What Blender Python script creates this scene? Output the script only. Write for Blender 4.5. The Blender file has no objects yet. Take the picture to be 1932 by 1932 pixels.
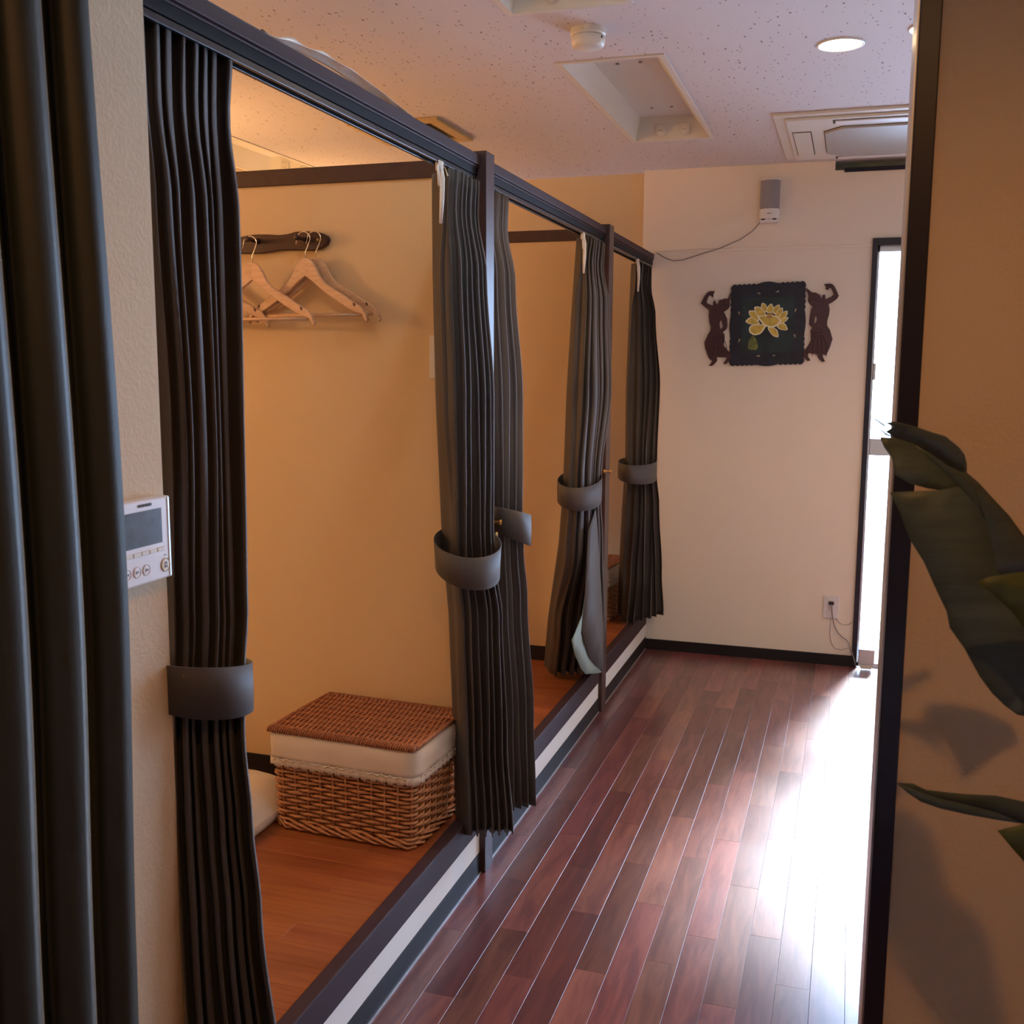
import bpy, bmesh, math, random
from mathutils import Vector, Matrix
random.seed(7)
C = bpy.context.scene.collection
sc = bpy.context.scene
# ------------------------------------------------------------ camera
YAW, PIT, ROL, FPX, CAMH = 0.31168, 0.13924, 0.00529, 1971.2, 1.5
fw = Vector((-math.sin(YAW)*math.cos(PIT), math.cos(YAW)*math.cos(PIT), -math.sin(PIT)))
rt = Vector((math.cos(YAW), math.sin(YAW), 0)); up = rt.cross(fw)
r2 = rt*math.cos(ROL)+up*math.sin(ROL); u2 = up*math.cos(ROL)-rt*math.sin(ROL)
cd = bpy.data.cameras.new('camera'); cam = bpy.data.objects.new('camera', cd); C.objects.link(cam)
cd.sensor_fit = 'HORIZONTAL'; cd.sensor_width = 36; cd.lens = FPX/1932*36; cd.clip_start = .05
cam.matrix_world = Matrix(((r2.x, u2.x, -fw.x, 0), (r2.y, u2.y, -fw.y, 0), (r2.z, u2.z, -fw.z, CAMH), (0, 0, 0, 1)))
cd.dof.use_dof = True; cd.dof.focus_distance = 3.0; cd.dof.aperture_fstop = 13
sc.camera = cam
# ------------------------------------------------------------ exposure, world, sun, big lights
vs = sc.view_settings
vs.view_transform = 'Standard'; vs.look = 'None'; vs.gamma = 1; vs.use_curve_mapping = False
vs.exposure = 0.0
W = bpy.data.worlds.new('sky'); sc.world = W; W.use_nodes = True
bg = W.node_tree.nodes['Background']; bg.inputs[0].default_value = (.44, .65, 1.0, 1); bg.inputs[1].default_value = 24.0
def light(name, kind, loc, energy, color, **k):
    l = bpy.data.lights.new(name, kind); l.energy = energy; l.color = color
    o = bpy.data.objects.new(name, l); C.objects.link(o); o.location = loc
    rot = k.pop('rot', None)
    for a, v in k.items(): setattr(l, a, v)
    if rot: o.rotation_euler = rot
    return o
def aim(o, d): o.rotation_euler = Vector(d).to_track_quat('-Z', 'Y').to_euler()
sun = light('sun', 'SUN', (2, 9, 5), 20.0, (.86, .93, 1), angle=math.radians(10)); aim(sun, (-.34, -1.57, -1.2))
pt = light('door_portal', 'AREA', (.95, 5.50, 1.08), 1, (1, 1, 1), shape='RECTANGLE', size=1.75, size_y=2.1); aim(pt, (0, -1, 0)); pt.data.cycles.is_portal = True
WARM = (1, .57, .25)
# warm recessed ceiling lamps: two in view, one over the camera
for i, (x, y, e) in enumerate([(-.082, 3.51, 16), (.178, 3.42, 16), (.12, .30, 24)]):
    light('downlight_lamp', 'SPOT', (x, y, 2.475), e*2, WARM if i < 2 else (1, .41, .10), spot_size=math.radians(150), spot_blend=.5, shadow_soft_size=.03)
for y, e in ((1.95, 15), (3.55, 15), (4.95, 10)):       # unseen lamps added at the back wall to light each bay and its ceiling
    light('added_bay_light', 'POINT', (-2.80, y, 1.88), e*1.4, WARM, shadow_soft_size=.07)
# ------------------------------------------------------------ material helpers
def nodes(name):
    m = bpy.data.materials.new(name); m.use_nodes = True; nt = m.node_tree
    return m, nt, nt.nodes['Principled BSDF']
def N(nt, t, **k):
    n = nt.nodes.new(t)
    for a, v in k.items():
        if a.startswith('i_'): n.inputs[a[2:].replace('_', ' ')].default_value = v
        else: setattr(n, a, v)
    return n
def mat(name, col, rough=.5, metal=0, bump=0, bscale=50, var=0, vscale=5, spec=None, emit=None, estr=0, sheen=0, trans=0, coat=0, stretch=None):
    m, nt, p = nodes(name)
    p.inputs['Roughness'].default_value = rough; p.inputs['Metallic'].default_value = metal
    p.inputs['Base Color'].default_value = (*col, 1)
    if spec is not None: p.inputs['Specular IOR Level'].default_value = spec
    if sheen: p.inputs['Sheen Weight'].default_value = sheen
    if trans: p.inputs['Transmission Weight'].default_value = trans
    if coat: p.inputs['Coat Weight'].default_value = coat
    if emit: p.inputs['Emission Color'].default_value = (*emit, 1); p.inputs['Emission Strength'].default_value = estr
    tc = N(nt, 'ShaderNodeTexCoord'); mp = N(nt, 'ShaderNodeMapping'); nt.links.new(tc.outputs['Object'], mp.inputs[0])
    if stretch: mp.inputs['Scale'].default_value = stretch
    if var:
        n = N(nt, 'ShaderNodeTexNoise', i_Scale=vscale, i_Detail=4.0); nt.links.new(mp.outputs[0], n.inputs['Vector'])
        r = N(nt, 'ShaderNodeMapRange'); r.inputs[1].default_value = .3; r.inputs[2].default_value = .7
        r.inputs[3].default_value = 1-var; r.inputs[4].default_value = 1+var
        nt.links.new(n.outputs[0], r.inputs[0])
        v = N(nt, 'ShaderNodeVectorMath', operation='SCALE'); v.inputs[0].default_value = col
        nt.links.new(r.outputs[0], v.inputs['Scale']); nt.links.new(v.outputs[0], p.inputs['Base Color'])
    if bump:
        n = N(nt, 'ShaderNodeTexNoise', i_Scale=bscale, i_Detail=5.0); nt.links.new(mp.outputs[0], n.inputs['Vector'])
        b = N(nt, 'ShaderNodeBump', i_Strength=bump, i_Distance=.002)
        nt.links.new(n.outputs[0], b.inputs['Height']); nt.links.new(b.outputs[0], p.inputs['Normal'])
    return m
def wood(name, c1, c2, rough, stretch, scale=6, perobj=.35, coat=0, bump=.05, mottled=False):
    m, nt, p = nodes(name)
    tc = N(nt, 'ShaderNodeTexCoord'); oi = N(nt, 'ShaderNodeObjectInfo')
    mp = N(nt, 'ShaderNodeMapping'); mp.inputs['Scale'].default_value = stretch
    off = N(nt, 'ShaderNodeVectorMath', operation='SCALE'); off.inputs[0].default_value = (37, 91, 53)
    nt.links.new(oi.outputs['Random'], off.inputs['Scale'])
    nt.links.new(tc.outputs['Object'], mp.inputs[0]); nt.links.new(off.outputs[0], mp.inputs['Location'])
    n = N(nt, 'ShaderNodeTexNoise', i_Scale=scale, i_Detail=8.0, i_Roughness=.62, i_Distortion=.8)
    nt.links.new(mp.outputs[0], n.inputs['Vector'])
    cr = N(nt, 'ShaderNodeValToRGB'); cr.color_ramp.elements[0].position = .36; cr.color_ramp.elements[1].position = .64
    cr.color_ramp.elements[0].color = (*c1, 1); cr.color_ramp.elements[1].color = (*c2, 1)
    nt.links.new(n.outputs[0], cr.inputs[0])
    r = N(nt, 'ShaderNodeMapRange'); r.inputs[3].default_value = 1-perobj; r.inputs[4].default_value = 1+perobj
    nt.links.new(oi.outputs['Random'], r.inputs[0])
    hsv = N(nt, 'ShaderNodeHueSaturation'); nt.links.new(cr.outputs[0], hsv.inputs['Color']); nt.links.new(r.outputs[0], hsv.inputs['Value'])
    fr_ = N(nt, 'ShaderNodeMath', operation='FRACT'); m7 = N(nt, 'ShaderNodeMath', operation='MULTIPLY'); m7.inputs[1].default_value = 7.31
    nt.links.new(oi.outputs['Random'], m7.inputs[0]); nt.links.new(m7.outputs[0], fr_.inputs[0])
    hr = N(nt, 'ShaderNodeMapRange'); hr.inputs[3].default_value = .5-perobj*.045; hr.inputs[4].default_value = .5+perobj*.035
    nt.links.new(fr_.outputs[0], hr.inputs[0]); nt.links.new(hr.outputs[0], hsv.inputs['Hue'])
    nt.links.new(hsv.outputs[0], p.inputs['Base Color'])
    n2 = N(nt, 'ShaderNodeTexNoise', i_Scale=4.0, i_Detail=6.0); nt.links.new(tc.outputs['Object'], n2.inputs['Vector'])
    r2_ = N(nt, 'ShaderNodeMapRange'); r2_.inputs[3].default_value = rough-.06; r2_.inputs[4].default_value = rough+.08
    nt.links.new(n2.outputs[0], r2_.inputs[0]); nt.links.new(r2_.outputs[0], p.inputs['Roughness'])
    b = N(nt, 'ShaderNodeBump', i_Strength=bump, i_Distance=.001); nt.links.new(n.outputs[0], b.inputs['Height']); nt.links.new(b.outputs[0], p.inputs['Normal'])
    if coat: p.inputs['Coat Weight'].default_value = coat; p.inputs['Coat Roughness'].default_value = .27
    return m
def wallmat(name, col, bump=.55, bscale=140):
    """painted wallpaper: fine relief with short raised strokes"""
    m, nt, p = nodes(name); p.inputs['Base Color'].default_value = (*col, 1); p.inputs['Roughness'].default_value = .75
    p.inputs['Specular IOR Level'].default_value = .25
    tc = N(nt, 'ShaderNodeTexCoord'); n = N(nt, 'ShaderNodeTexNoise', i_Scale=bscale, i_Detail=3.0)
    n2 = N(nt, 'ShaderNodeTexNoise', i_Scale=bscale*.35, i_Detail=2.0, i_Distortion=2.5)
    mx = N(nt, 'ShaderNodeMath', operation='ADD')
    nt.links.new(tc.outputs['Object'], n.inputs['Vector']); nt.links.new(tc.outputs['Object'], n2.inputs['Vector'])
    nt.links.new(n.outputs[0], mx.inputs[0]); nt.links.new(n2.outputs[0], mx.inputs[1])
    b = N(nt, 'ShaderNodeBump', i_Strength=bump, i_Distance=.0015); nt.links.new(mx.outputs[0], b.inputs['Height']); nt.links.new(b.outputs[0], p.inputs['Normal'])
    return m
def ceilmat():
    """rock-wool ceiling board: pale with small dark worm-holes"""
    m, nt, p = nodes('ceiling_board'); p.inputs['Roughness'].default_value = .9; p.inputs['Specular IOR Level'].default_value = .1
    tc = N(nt, 'ShaderNodeTexCoord'); mp = N(nt, 'ShaderNodeMapping'); mp.inputs['Scale'].default_value = (1, .38, 1); mp.inputs['Rotation'].default_value = (0, 0, .5)
    nt.links.new(tc.outputs['Object'], mp.inputs[0])
    dn = N(nt, 'ShaderNodeTexNoise', i_Scale=40.0, i_Detail=3.0); nt.links.new(mp.outputs[0], dn.inputs['Vector'])
    ad = N(nt, 'ShaderNodeVectorMath', operation='MULTIPLY_ADD'); ad.inputs[1].default_value = (.03, .03, .03)
    nt.links.new(dn.outputs['Color'], ad.inputs[0]); nt.links.new(mp.outputs[0], ad.inputs[2])
    v = N(nt, 'ShaderNodeTexVoronoi', i_Scale=75.0); nt.links.new(ad.outputs[0], v.inputs['Vector'])
    gt = N(nt, 'ShaderNodeMath', operation='LESS_THAN'); gt.inputs[1].default_value = .17; nt.links.new(v.outputs['Distance'], gt.inputs[0])
    sep = N(nt, 'ShaderNodeSeparateColor'); nt.links.new(v.outputs['Color'], sep.inputs[0])
    g2 = N(nt, 'ShaderNodeMath', operation='GREATER_THAN'); g2.inputs[1].default_value = .45; nt.links.new(sep.outputs[0], g2.inputs[0])
    mu = N(nt, 'ShaderNodeMath', operation='MULTIPLY'); nt.links.new(gt.outputs[0], mu.inputs[0]); nt.links.new(g2.outputs[0], mu.inputs[1])
    mx = N(nt, 'ShaderNodeMix', data_type='RGBA'); mx.inputs[6].default_value = (.66, .62, .62, 1); mx.inputs[7].default_value = (.20, .17, .16, 1)
    nt.links.new(mu.outputs[0], mx.inputs[0]); nt.links.new(mx.outputs[2], p.inputs['Base Color'])
    b = N(nt, 'ShaderNodeBump', i_Strength=.3, i_Distance=.001); b.invert = True; nt.links.new(mu.outputs[0], b.inputs['Height']); nt.links.new(b.outputs[0], p.inputs['Normal'])
    return m
def cloth(name, col, rough=.55, sheen=.4, scale=900):
    m, nt, p = nodes(name); p.inputs['Base Color'].default_value = (*col, 1); p.inputs['Roughness'].default_value = rough
    p.inputs['Sheen Weight'].default_value = sheen; p.inputs['Sheen Roughness'].default_value = .4; p.inputs['Sheen Tint'].default_value = (.8, .9, .9, 1)
    tc = N(nt, 'ShaderNodeTexCoord'); mp = N(nt, 'ShaderNodeMapping'); mp.inputs['Scale'].default_value = (1, 1, .25)
    n = N(nt, 'ShaderNodeTexNoise', i_Scale=float(scale), i_Detail=2.0)
    nt.links.new(tc.outputs['Object'], mp.inputs[0]); nt.links.new(mp.outputs[0], n.inputs['Vector'])
    b = N(nt, 'ShaderNodeBump', i_Strength=.25, i_Distance=.0006); nt.links.new(n.outputs[0], b.inputs['Height']); nt.links.new(b.outputs[0], p.inputs['Normal'])
    return m
M = dict(
 wall=wallmat('cream_wallpaper', (.71, .57, .38)), wall_pale=wallmat('pale_wallpaper', (.88, .80, .69), .12, 200),
 part=wallmat('yellow_partition_paper', (.72, .52, .29), .12, 200), ceil=ceilmat(),
 brown=wood('dark_brown_laminate', (.050, .026, .024), (.062, .033, .030), .32, (1, 1, 1), 20, .05, bump=.02),
 brown2=mat('brown_matt_laminate', (.052, .030, .034), .55, spec=.18),
 base=mat('black_brown_skirting', (.020, .017, .020), .5, spec=.25),
 floor=wood('red_brown_floor_wood', (.14, .046, .044), (.25, .092, .072), .34, (8, 1.0, 1), 3.5, .38, coat=.9, bump=.10),
 sub=mat('subfloor', (.03, .015, .01), .8), plat=wood('orange_brown_floor_wood', (.25, .068, .019), (.34, .105, .031), .42, (1.0, 14, 1), 3, .10, bump=.05),
 cream=mat('cream_riser', (.86, .83, .77), .6, bump=.1, bscale=300),
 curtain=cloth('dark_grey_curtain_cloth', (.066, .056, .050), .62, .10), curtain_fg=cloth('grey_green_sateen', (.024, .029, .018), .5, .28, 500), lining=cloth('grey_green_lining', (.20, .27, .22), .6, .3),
 metal=mat('dark_track_metal', (.05, .05, .055), .3, metal=.8), alu=mat('aluminium', (.6, .62, .65), .35, metal=.7),
 chrome=mat('steel_wire', (.8, .78, .72), .25, metal=1), brass=mat('brass', (.55, .35, .12), .35, metal=1),
 ply=mat('ivory_plastic', (.74, .71, .64), .4, spec=.5), white=mat('white_plastic', (.78, .77, .78), .35, spec=.5), yel=mat('yellowed_plastic', (.50, .36, .18), .4),
 grey=mat('grey_speaker_cloth', (.30, .29, .32), .8, bump=.5, bscale=900), dark=mat('black_plastic', (.012, .012, .014), .4),
 screen=mat('grey_blue_screen', (.06, .085, .11), .18, var=.25, vscale=60, spec=.6), btn=mat('cream_button', (.72, .66, .52), .4),
 hanger=wood('pale_hanger_wood', (.60, .36, .20), (.74, .48, .28), .45, (3, 3, 12), 8, .06, bump=.03), hole=mat('dark_notch', (.08, .03, .015), .6),
 rackm=mat('dark_rack_wood', (.045, .018, .014), .35, var=.2, vscale=20), fixt=mat('cream_enamel', (.70, .67, .60), .35, spec=.4), olive=mat('aged_enamel', (.45, .40, .30), .5),
 wick=wood('wicker', (.36, .14, .055), (.60, .29, .13), .38, (30, 30, 60), 4, .05, bump=.2), wick2=wood('wicker_lid', (.33, .12, .052), (.54, .23, .11), .4, (60, 20, 20), 4, .05, bump=.2),
 linen=mat('cream_linen', (.66, .57, .47), .85, bump=.15, bscale=600, sheen=.2), sheet=mat('white_sheet', (.78, .72, .64), .85, bump=.2, bscale=25, sheen=.2),
 navy=mat('black_navy_carved_wood', (.010, .012, .028), .45, bump=.6, bscale=90, var=.4, vscale=40), carved=mat('red_brown_carved_wood', (.060, .022, .026), .45, bump=.5, bscale=80, var=.25, vscale=60),
 panel=mat('dark_green_paint', (.010, .030, .034), .5, var=.6, vscale=9), petal=mat('yellow_paint', (.66, .50, .09), .6, var=.22, vscale=45), pale=mat('pale_paint', (.90, .86, .66), .6), redp=mat('red_paint', (.32, .09, .06), .6), gold=mat('deep_yellow_paint', (.42, .27, .03), .6), bud=mat('green_paint', (.16, .19, .05), .6, var=.4, vscale=40),
 leaf=mat('dark_green_leaf', (.070, .100, .085), .5, var=.2, vscale=12, bump=.3, bscale=60, stretch=(1, 1, 6)), leaf2=mat('olive_leaf', (.07, .095, .03), .5, var=.2, vscale=12, bump=.3, bscale=60, stretch=(1, 1, 6)), stem=mat('stem', (.10, .12, .04), .5), pot=mat('grey_pot', (.35, .33, .31), .6), soil=mat('soil', (.03, .02, .012), .9, bump=.8),
 wire=mat('grey_cable', (.28, .25, .24), .5), ink=mat('dark_ink', (.08, .08, .09), .5), lit=mat('lit_lamp_face', (.9, .8, .6), .5, emit=(1, .72, .38), estr=30), tube=mat('lit_tube', (.9, .9, .9), .4, emit=(.78, .88, 1), estr=30), out=mat('balcony_concrete', (.6, .6, .6), .9), niche=mat('green_grey_panel', (.36, .40, .29), .6), film=mat('clear_film', (.9, .88, .86), .25, trans=.45), channel=mat('dark_channel', (.008, .008, .012), .6, spec=.15), grille=mat('grey_beige_grille', (.42, .40, .36), .5), purple=mat('dark_purple_frame', (.011, .009, .022), .35))
gm, nt, p = nodes('glass'); nt.nodes.remove(p)
tr = N(nt, 'ShaderNodeBsdfTransparent'); gl = N(nt, 'ShaderNodeBsdfGlossy', i_Roughness=.02); fr = N(nt, 'ShaderNodeFresnel', i_IOR=1.5); mi = N(nt, 'ShaderNodeMixShader')
nt.links.new(fr.outputs[0], mi.inputs[0]); nt.links.new(tr.outputs[0], mi.inputs[1]); nt.links.new(gl.outputs[0], mi.inputs[2]); nt.links.new(mi.outputs[0], nt.nodes['Material Output'].inputs[0])
M['glass'] = gm
# ------------------------------------------------------------ object helpers (all coordinates are world metres)
ORG = {}
def tag(o, label=None, cat=None, group=None, kind=None):
    for k, v in (('label', label), ('category', cat), ('group', group), ('kind', kind)):
        if v: o[k] = v
    return o
def thing(name, label, cat, loc=(0, 0, 0), group=None, kind=None):
    o = bpy.data.objects.new(name, None); C.objects.link(o); o.location = loc; o.empty_display_size = .05; ORG[o] = Vector(loc)
    return tag(o, label, cat, group, kind)
class MB:
    def __init__(s): s.v = []; s.f = []
    def add(s, vs, fs):
        n = len(s.v); s.v += [tuple(v) for v in vs]; s.f += [tuple(i+n for i in f) for f in fs]; return s
    def box(s, x0, x1, y0, y1, z0, z1):
        return s.add([(x, y, z) for z in (z0, z1) for y in (y0, y1) for x in (x0, x1)],
                     [(0, 2, 3, 1), (4, 5, 7, 6), (0, 1, 5, 4), (2, 6, 7, 3), (0, 4, 6, 2), (1, 3, 7, 5)])
    def tube(s, pts, r, n=6, closed=False, caps=True):
        pts = [Vector(p) for p in pts]; L = len(pts); R = r if isinstance(r, (list, tuple)) else [r]*L; vs = []; prev = None
        for i, p in enumerate(pts):
            a = pts[(i-1) % L] if (closed or i > 0) else p; b = pts[(i+1) % L] if (closed or i < L-1) else p
            t = (b-a).normalized()
            if prev is None:
                prev = t.orthogonal().normalized()
                if abs(t.z) < .9: prev = (Vector((0, 0, 1))-t*t.z).normalized()
            u = (prev-t*prev.dot(t)).normalized(); prev = u; w = t.cross(u)
            vs += [p+(u*math.cos(2*math.pi*k/n)+w*math.sin(2*math.pi*k/n))*R[i] for k in range(n)]
        fs = [(i*n+k, i*n+(k+1) % n, ((i+1) % L)*n+(k+1) % n, ((i+1) % L)*n+k) for i in range(L if closed else L-1) for k in range(n)]
        if not closed and caps: fs += [tuple(range(n))[::-1], tuple((L-1)*n+k for k in range(n))]
        return s.add(vs, fs)
    def prism(s, poly, d0, d1, axis='y'):
        """poly in the plane normal to axis: (x,z) for y, (x,y) for z, (y,z) for x"""
        def P(a, b, d): return {'y': (a, d, b), 'z': (a, b, d), 'x': (d, a, b)}[axis]
        n = len(poly); vs = [P(a, b, d) for d in (d0, d1) for a, b in poly]
        return s.add(vs, [tuple(range(n)), tuple(range(2*n-1, n-1, -1))]+[(i, (i+1) % n, n+(i+1) % n, n+i) for i in range(n)])
    def lathe(s, c, prof, n=32, axis='z'):
        vs = []
        for r, h in prof:
            for k in range(n):
                a = 2*math.pi*k/n; u, w = r*math.cos(a), r*math.sin(a)
                vs.append({'z': (c[0]+u, c[1]+w, c[2]+h), 'y': (c[0]+u, c[1]+h, c[2]+w), 'x': (c[0]+h, c[1]+u, c[2]+w)}[axis])
        m = len(prof)
        return s.add(vs, [(i*n+k, i*n+(k+1) % n, (i+1)*n+(k+1) % n, (i+1)*n+k) for i in range(m-1) for k in range(n)]+[tuple(range(n)), tuple((m-1)*n+k for k in range(n))])
    def grid(s, rows):
        n = len(rows[0]); vs = [p for r in rows for p in r]
        return s.add(vs, [(i*n+j, i*n+j+1, (i+1)*n+j+1, (i+1)*n+j) for i in range(len(rows)-1) for j in range(n-1)])
    def build(s, name, m, parent=None, smooth=False, bevel=0, label=None, kind=None, fix=True, solid=0, sub=0):
        me = bpy.data.meshes.new(name); o0 = Vector((0, 0, 0)); q = parent
        while q is not None: o0 = ORG[q]; break
        me.from_pydata([Vector(v)-o0 for v in s.v], [], s.f)
        if fix:
            b = bmesh.new(); b.from_mesh(me); bmesh.ops.recalc_face_normals(b, faces=b.faces); b.to_mesh(me); b.free()
        if smooth: me.polygons.foreach_set('use_smooth', [True]*len(me.polygons))
        me.materials.append(M[m] if isinstance(m, str) else m)
        o = bpy.data.objects.new(name, me); C.objects.link(o)
        if parent is not None: o.parent = parent
        ORG[o] = o0
        if parent is None: pass
        if solid: d = o.modifiers.new('thick', 'SOLIDIFY'); d.thickness = solid; d.offset = 0
        if bevel: d = o.modifiers.new('bevel', 'BEVEL'); d.width = bevel; d.segments = 2; d.limit_method = 'ANGLE'
        if sub: d = o.modifiers.new('sub', 'SUBSURF'); d.levels = sub; d.render_levels = sub
        return tag(o, label, None, None, kind)
def struct(name, mb, m, parent=None, **k):
    o = mb.build(name, m, parent, **k)
    if parent is None: o['kind'] = 'structure'
    return o
def flat(name, outline, holes, y, depth, m, parent, bevel=.0, label=None):
    """cut-out board in an XZ plane with real holes, extruded along Y (front at y-depth)"""
    cu = bpy.data.curves.new(name, 'CURVE'); cu.dimensions = '2D'; cu.fill_mode = 'BOTH'
    for lp in [outline]+list(holes):
        sp = cu.splines.new('POLY'); sp.points.add(len(lp)-1); sp.use_cyclic_u = True
        for pnt, (a, b) in zip(sp.points, lp): pnt.co = (a, b, 0, 1)
    cu.extrude = depth/2-bevel; cu.bevel_depth = bevel; cu.bevel_resolution = 1
    t = bpy.data.objects.new('tmp', cu); C.objects.link(t)
    me = bpy.data.meshes.new_from_object(t.evaluated_get(bpy.context.evaluated_depsgraph_get()))
    bpy.data.objects.remove(t)
    o0 = ORG[parent]
    for v in me.vertices: a, b, c = v.co; v.co = Vector((a, y-depth/2-c, b))-o0
    me.name = name; me.materials.clear(); me.materials.append(M[m]); me.flip_normals()
    b = bmesh.new(); b.from_mesh(me); bmesh.ops.recalc_face_normals(b, faces=b.faces); b.to_mesh(me); b.free()
    o = bpy.data.objects.new(name, me); C.objects.link(o); o.parent = parent; ORG[o] = o0
    return tag(o, label)
def copy_tree(o, loc=None, label=None):
    c = o.copy(); C.objects.link(c)
    if loc is not None: c.location = loc
    if label: c['label'] = label
    for ch in list(o.children):
        d = ch.copy(); C.objects.link(d); d.parent = c
        for g in list(ch.children):
            e = g.copy(); C.objects.link(e); e.parent = d
    return c
def lerp(a, b, t): return a+(b-a)*t
DANCER_R = [(-0.2317,1.878),(-0.2082,1.86),(-0.1885,1.858),(-0.1701,1.847),(-0.1643,1.833),(-0.159,1.83),(-0.1546,1.846),(-0.147,1.848),(-0.1435,1.827),(-0.1358,1.828),(-0.1158,1.837),(-0.101,1.849),(-0.1058,1.863),(-0.1153,1.882),(-0.1257,1.885),(-0.1354,1.874),(-0.1417,1.879),(-0.1395,1.887),(-0.1467,1.898),(-0.134,1.9),(-0.1161,1.899),(-0.1054,1.889),(-0.0943,1.868),(-0.084,1.845),(-0.09,1.832),(-0.1097,1.816),(-0.1287,1.806),(-0.1224,1.78),(-0.1248,1.753),(-0.1313,1.727),(-0.1316,1.701),(-0.1163,1.679),(-0.1031,1.637),(-0.1127,1.6),(-0.1274,1.562),(-0.1446,1.566),(-0.1456,1.552),(-0.1343,1.531),(-0.1419,1.528),(-0.1538,1.539),(-0.1636,1.55),(-0.1612,1.566),(-0.1862,1.568),(-0.2097,1.571),(-0.2199,1.565),(-0.218,1.557),(-0.204,1.535),(-0.2133,1.533),(-0.2269,1.547),(-0.2365,1.563),(-0.2284,1.581),(-0.1977,1.619),(-0.2019,1.667),(-0.2038,1.675),(-0.1942,1.693),(-0.2115,1.709),(-0.2094,1.744),(-0.2048,1.781),(-0.1944,1.792),(-0.2148,1.81),(-0.2221,1.823),(-0.22,1.847)]
DANCER_R_HOLE = [(-0.1841,1.757),(-0.1758,1.743),(-0.1751,1.727),(-0.182,1.709),(-0.1926,1.714),(-0.1921,1.738)]
DANCER_L = [(-0.5974,1.861),(-0.6074,1.839),(-0.6154,1.834),(-0.6263,1.837),(-0.6424,1.83),(-0.6506,1.831),(-0.654,1.818),(-0.6606,1.805),(-0.6679,1.81),(-0.6777,1.827),(-0.6818,1.818),(-0.6797,1.805),(-0.6879,1.803),(-0.7128,1.813),(-0.7186,1.822),(-0.7127,1.843),(-0.7033,1.859),(-0.6923,1.855),(-0.6866,1.85),(-0.6859,1.863),(-0.6808,1.873),(-0.6983,1.874),(-0.7102,1.87),(-0.725,1.851),(-0.7379,1.825),(-0.7415,1.817),(-0.7234,1.8),(-0.6982,1.782),(-0.7011,1.754),(-0.6962,1.721),(-0.6889,1.696),(-0.6921,1.677),(-0.7036,1.658),(-0.718,1.622),(-0.7144,1.595),(-0.6934,1.543),(-0.685,1.537),(-0.6768,1.539),(-0.6774,1.524),(-0.6912,1.507),(-0.6813,1.506),(-0.6695,1.515),(-0.6562,1.532),(-0.6594,1.544),(-0.658,1.551),(-0.6278,1.55),(-0.6033,1.551),(-0.6055,1.538),(-0.6196,1.518),(-0.6103,1.516),(-0.5997,1.527),(-0.5857,1.548),(-0.5928,1.565),(-0.6269,1.606),(-0.6228,1.647),(-0.625,1.663),(-0.6345,1.671),(-0.616,1.688),(-0.611,1.701),(-0.6132,1.736),(-0.6266,1.764),(-0.634,1.772),(-0.6085,1.79),(-0.6025,1.804),(-0.6043,1.825)]
DANCER_L_HOLE = [(-0.6447,1.734),(-0.6365,1.731),(-0.6272,1.698),(-0.6378,1.688),(-0.6459,1.685),(-0.6503,1.704),(-0.6509,1.723)]
PETALS = [[(-0.5209,1.724),(-0.4991,1.744),(-0.4776,1.741),(-0.4499,1.714),(-0.4657,1.708),(-0.4979,1.711)],[(-0.5046,1.776),(-0.4789,1.776),(-0.4593,1.751),(-0.4556,1.724),(-0.4883,1.741),(-0.5023,1.757)],[(-0.4796,1.794),(-0.4529,1.795),(-0.4308,1.772),(-0.4194,1.751),(-0.4564,1.746),(-0.4732,1.768)],[(-0.442,1.815),(-0.4214,1.804),(-0.4149,1.772),(-0.4307,1.77),(-0.4476,1.794)],[(-0.3989,1.811),(-0.3866,1.793),(-0.3882,1.767),(-0.42,1.767),(-0.4157,1.794)],[(-0.3592,1.806),(-0.3561,1.782),(-0.3747,1.758),(-0.3908,1.767),(-0.384,1.793)],[(-0.3417,1.79),(-0.3432,1.761),(-0.366,1.74),(-0.3772,1.756),(-0.3624,1.782)],[(-0.3185,1.775),(-0.3217,1.75),(-0.3471,1.729),(-0.3634,1.74),(-0.346,1.766)],[(-0.3136,1.744),(-0.3207,1.726),(-0.3593,1.702),(-0.3654,1.724),(-0.3397,1.739)],[(-0.3136,1.681),(-0.348,1.683),(-0.367,1.697),(-0.3544,1.713),(-0.3281,1.713)],[(-0.4177,1.708),(-0.4428,1.665),(-0.4745,1.657),(-0.4965,1.671),(-0.4999,1.692),(-0.487,1.706),(-0.4444,1.708)],[(-0.4118,1.692),(-0.3865,1.654),(-0.3571,1.646),(-0.3637,1.681),(-0.3908,1.697)],[(-0.4619,1.749),(-0.446,1.751),(-0.4194,1.751),(-0.377,1.75),(-0.3471,1.729),(-0.3595,1.708),(-0.3907,1.694),(-0.4283,1.705)]]
BUD = [(-0.4826,1.657),(-0.4658,1.638),(-0.4537,1.6),(-0.4611,1.584),(-0.4934,1.584),(-0.5056,1.595),(-0.5005,1.633)]
FRAME_C = [(-0.5905,1.898),(-0.2424,1.91),(-0.2363,1.521),(-0.5883,1.511)]
PANEL_C = [(-0.5427,1.838),(-0.2889,1.842),(-0.2856,1.573),(-0.5385,1.565)]
LEAFHOLES = [(-0.4635,1.864),(-0.3737,1.868),(-0.5519,1.763),(-0.2819,1.774),(-0.5489,1.629),(-0.2783,1.651),(-0.4547,1.554),(-0.3721,1.557),(-0.4044,1.746)]
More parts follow.
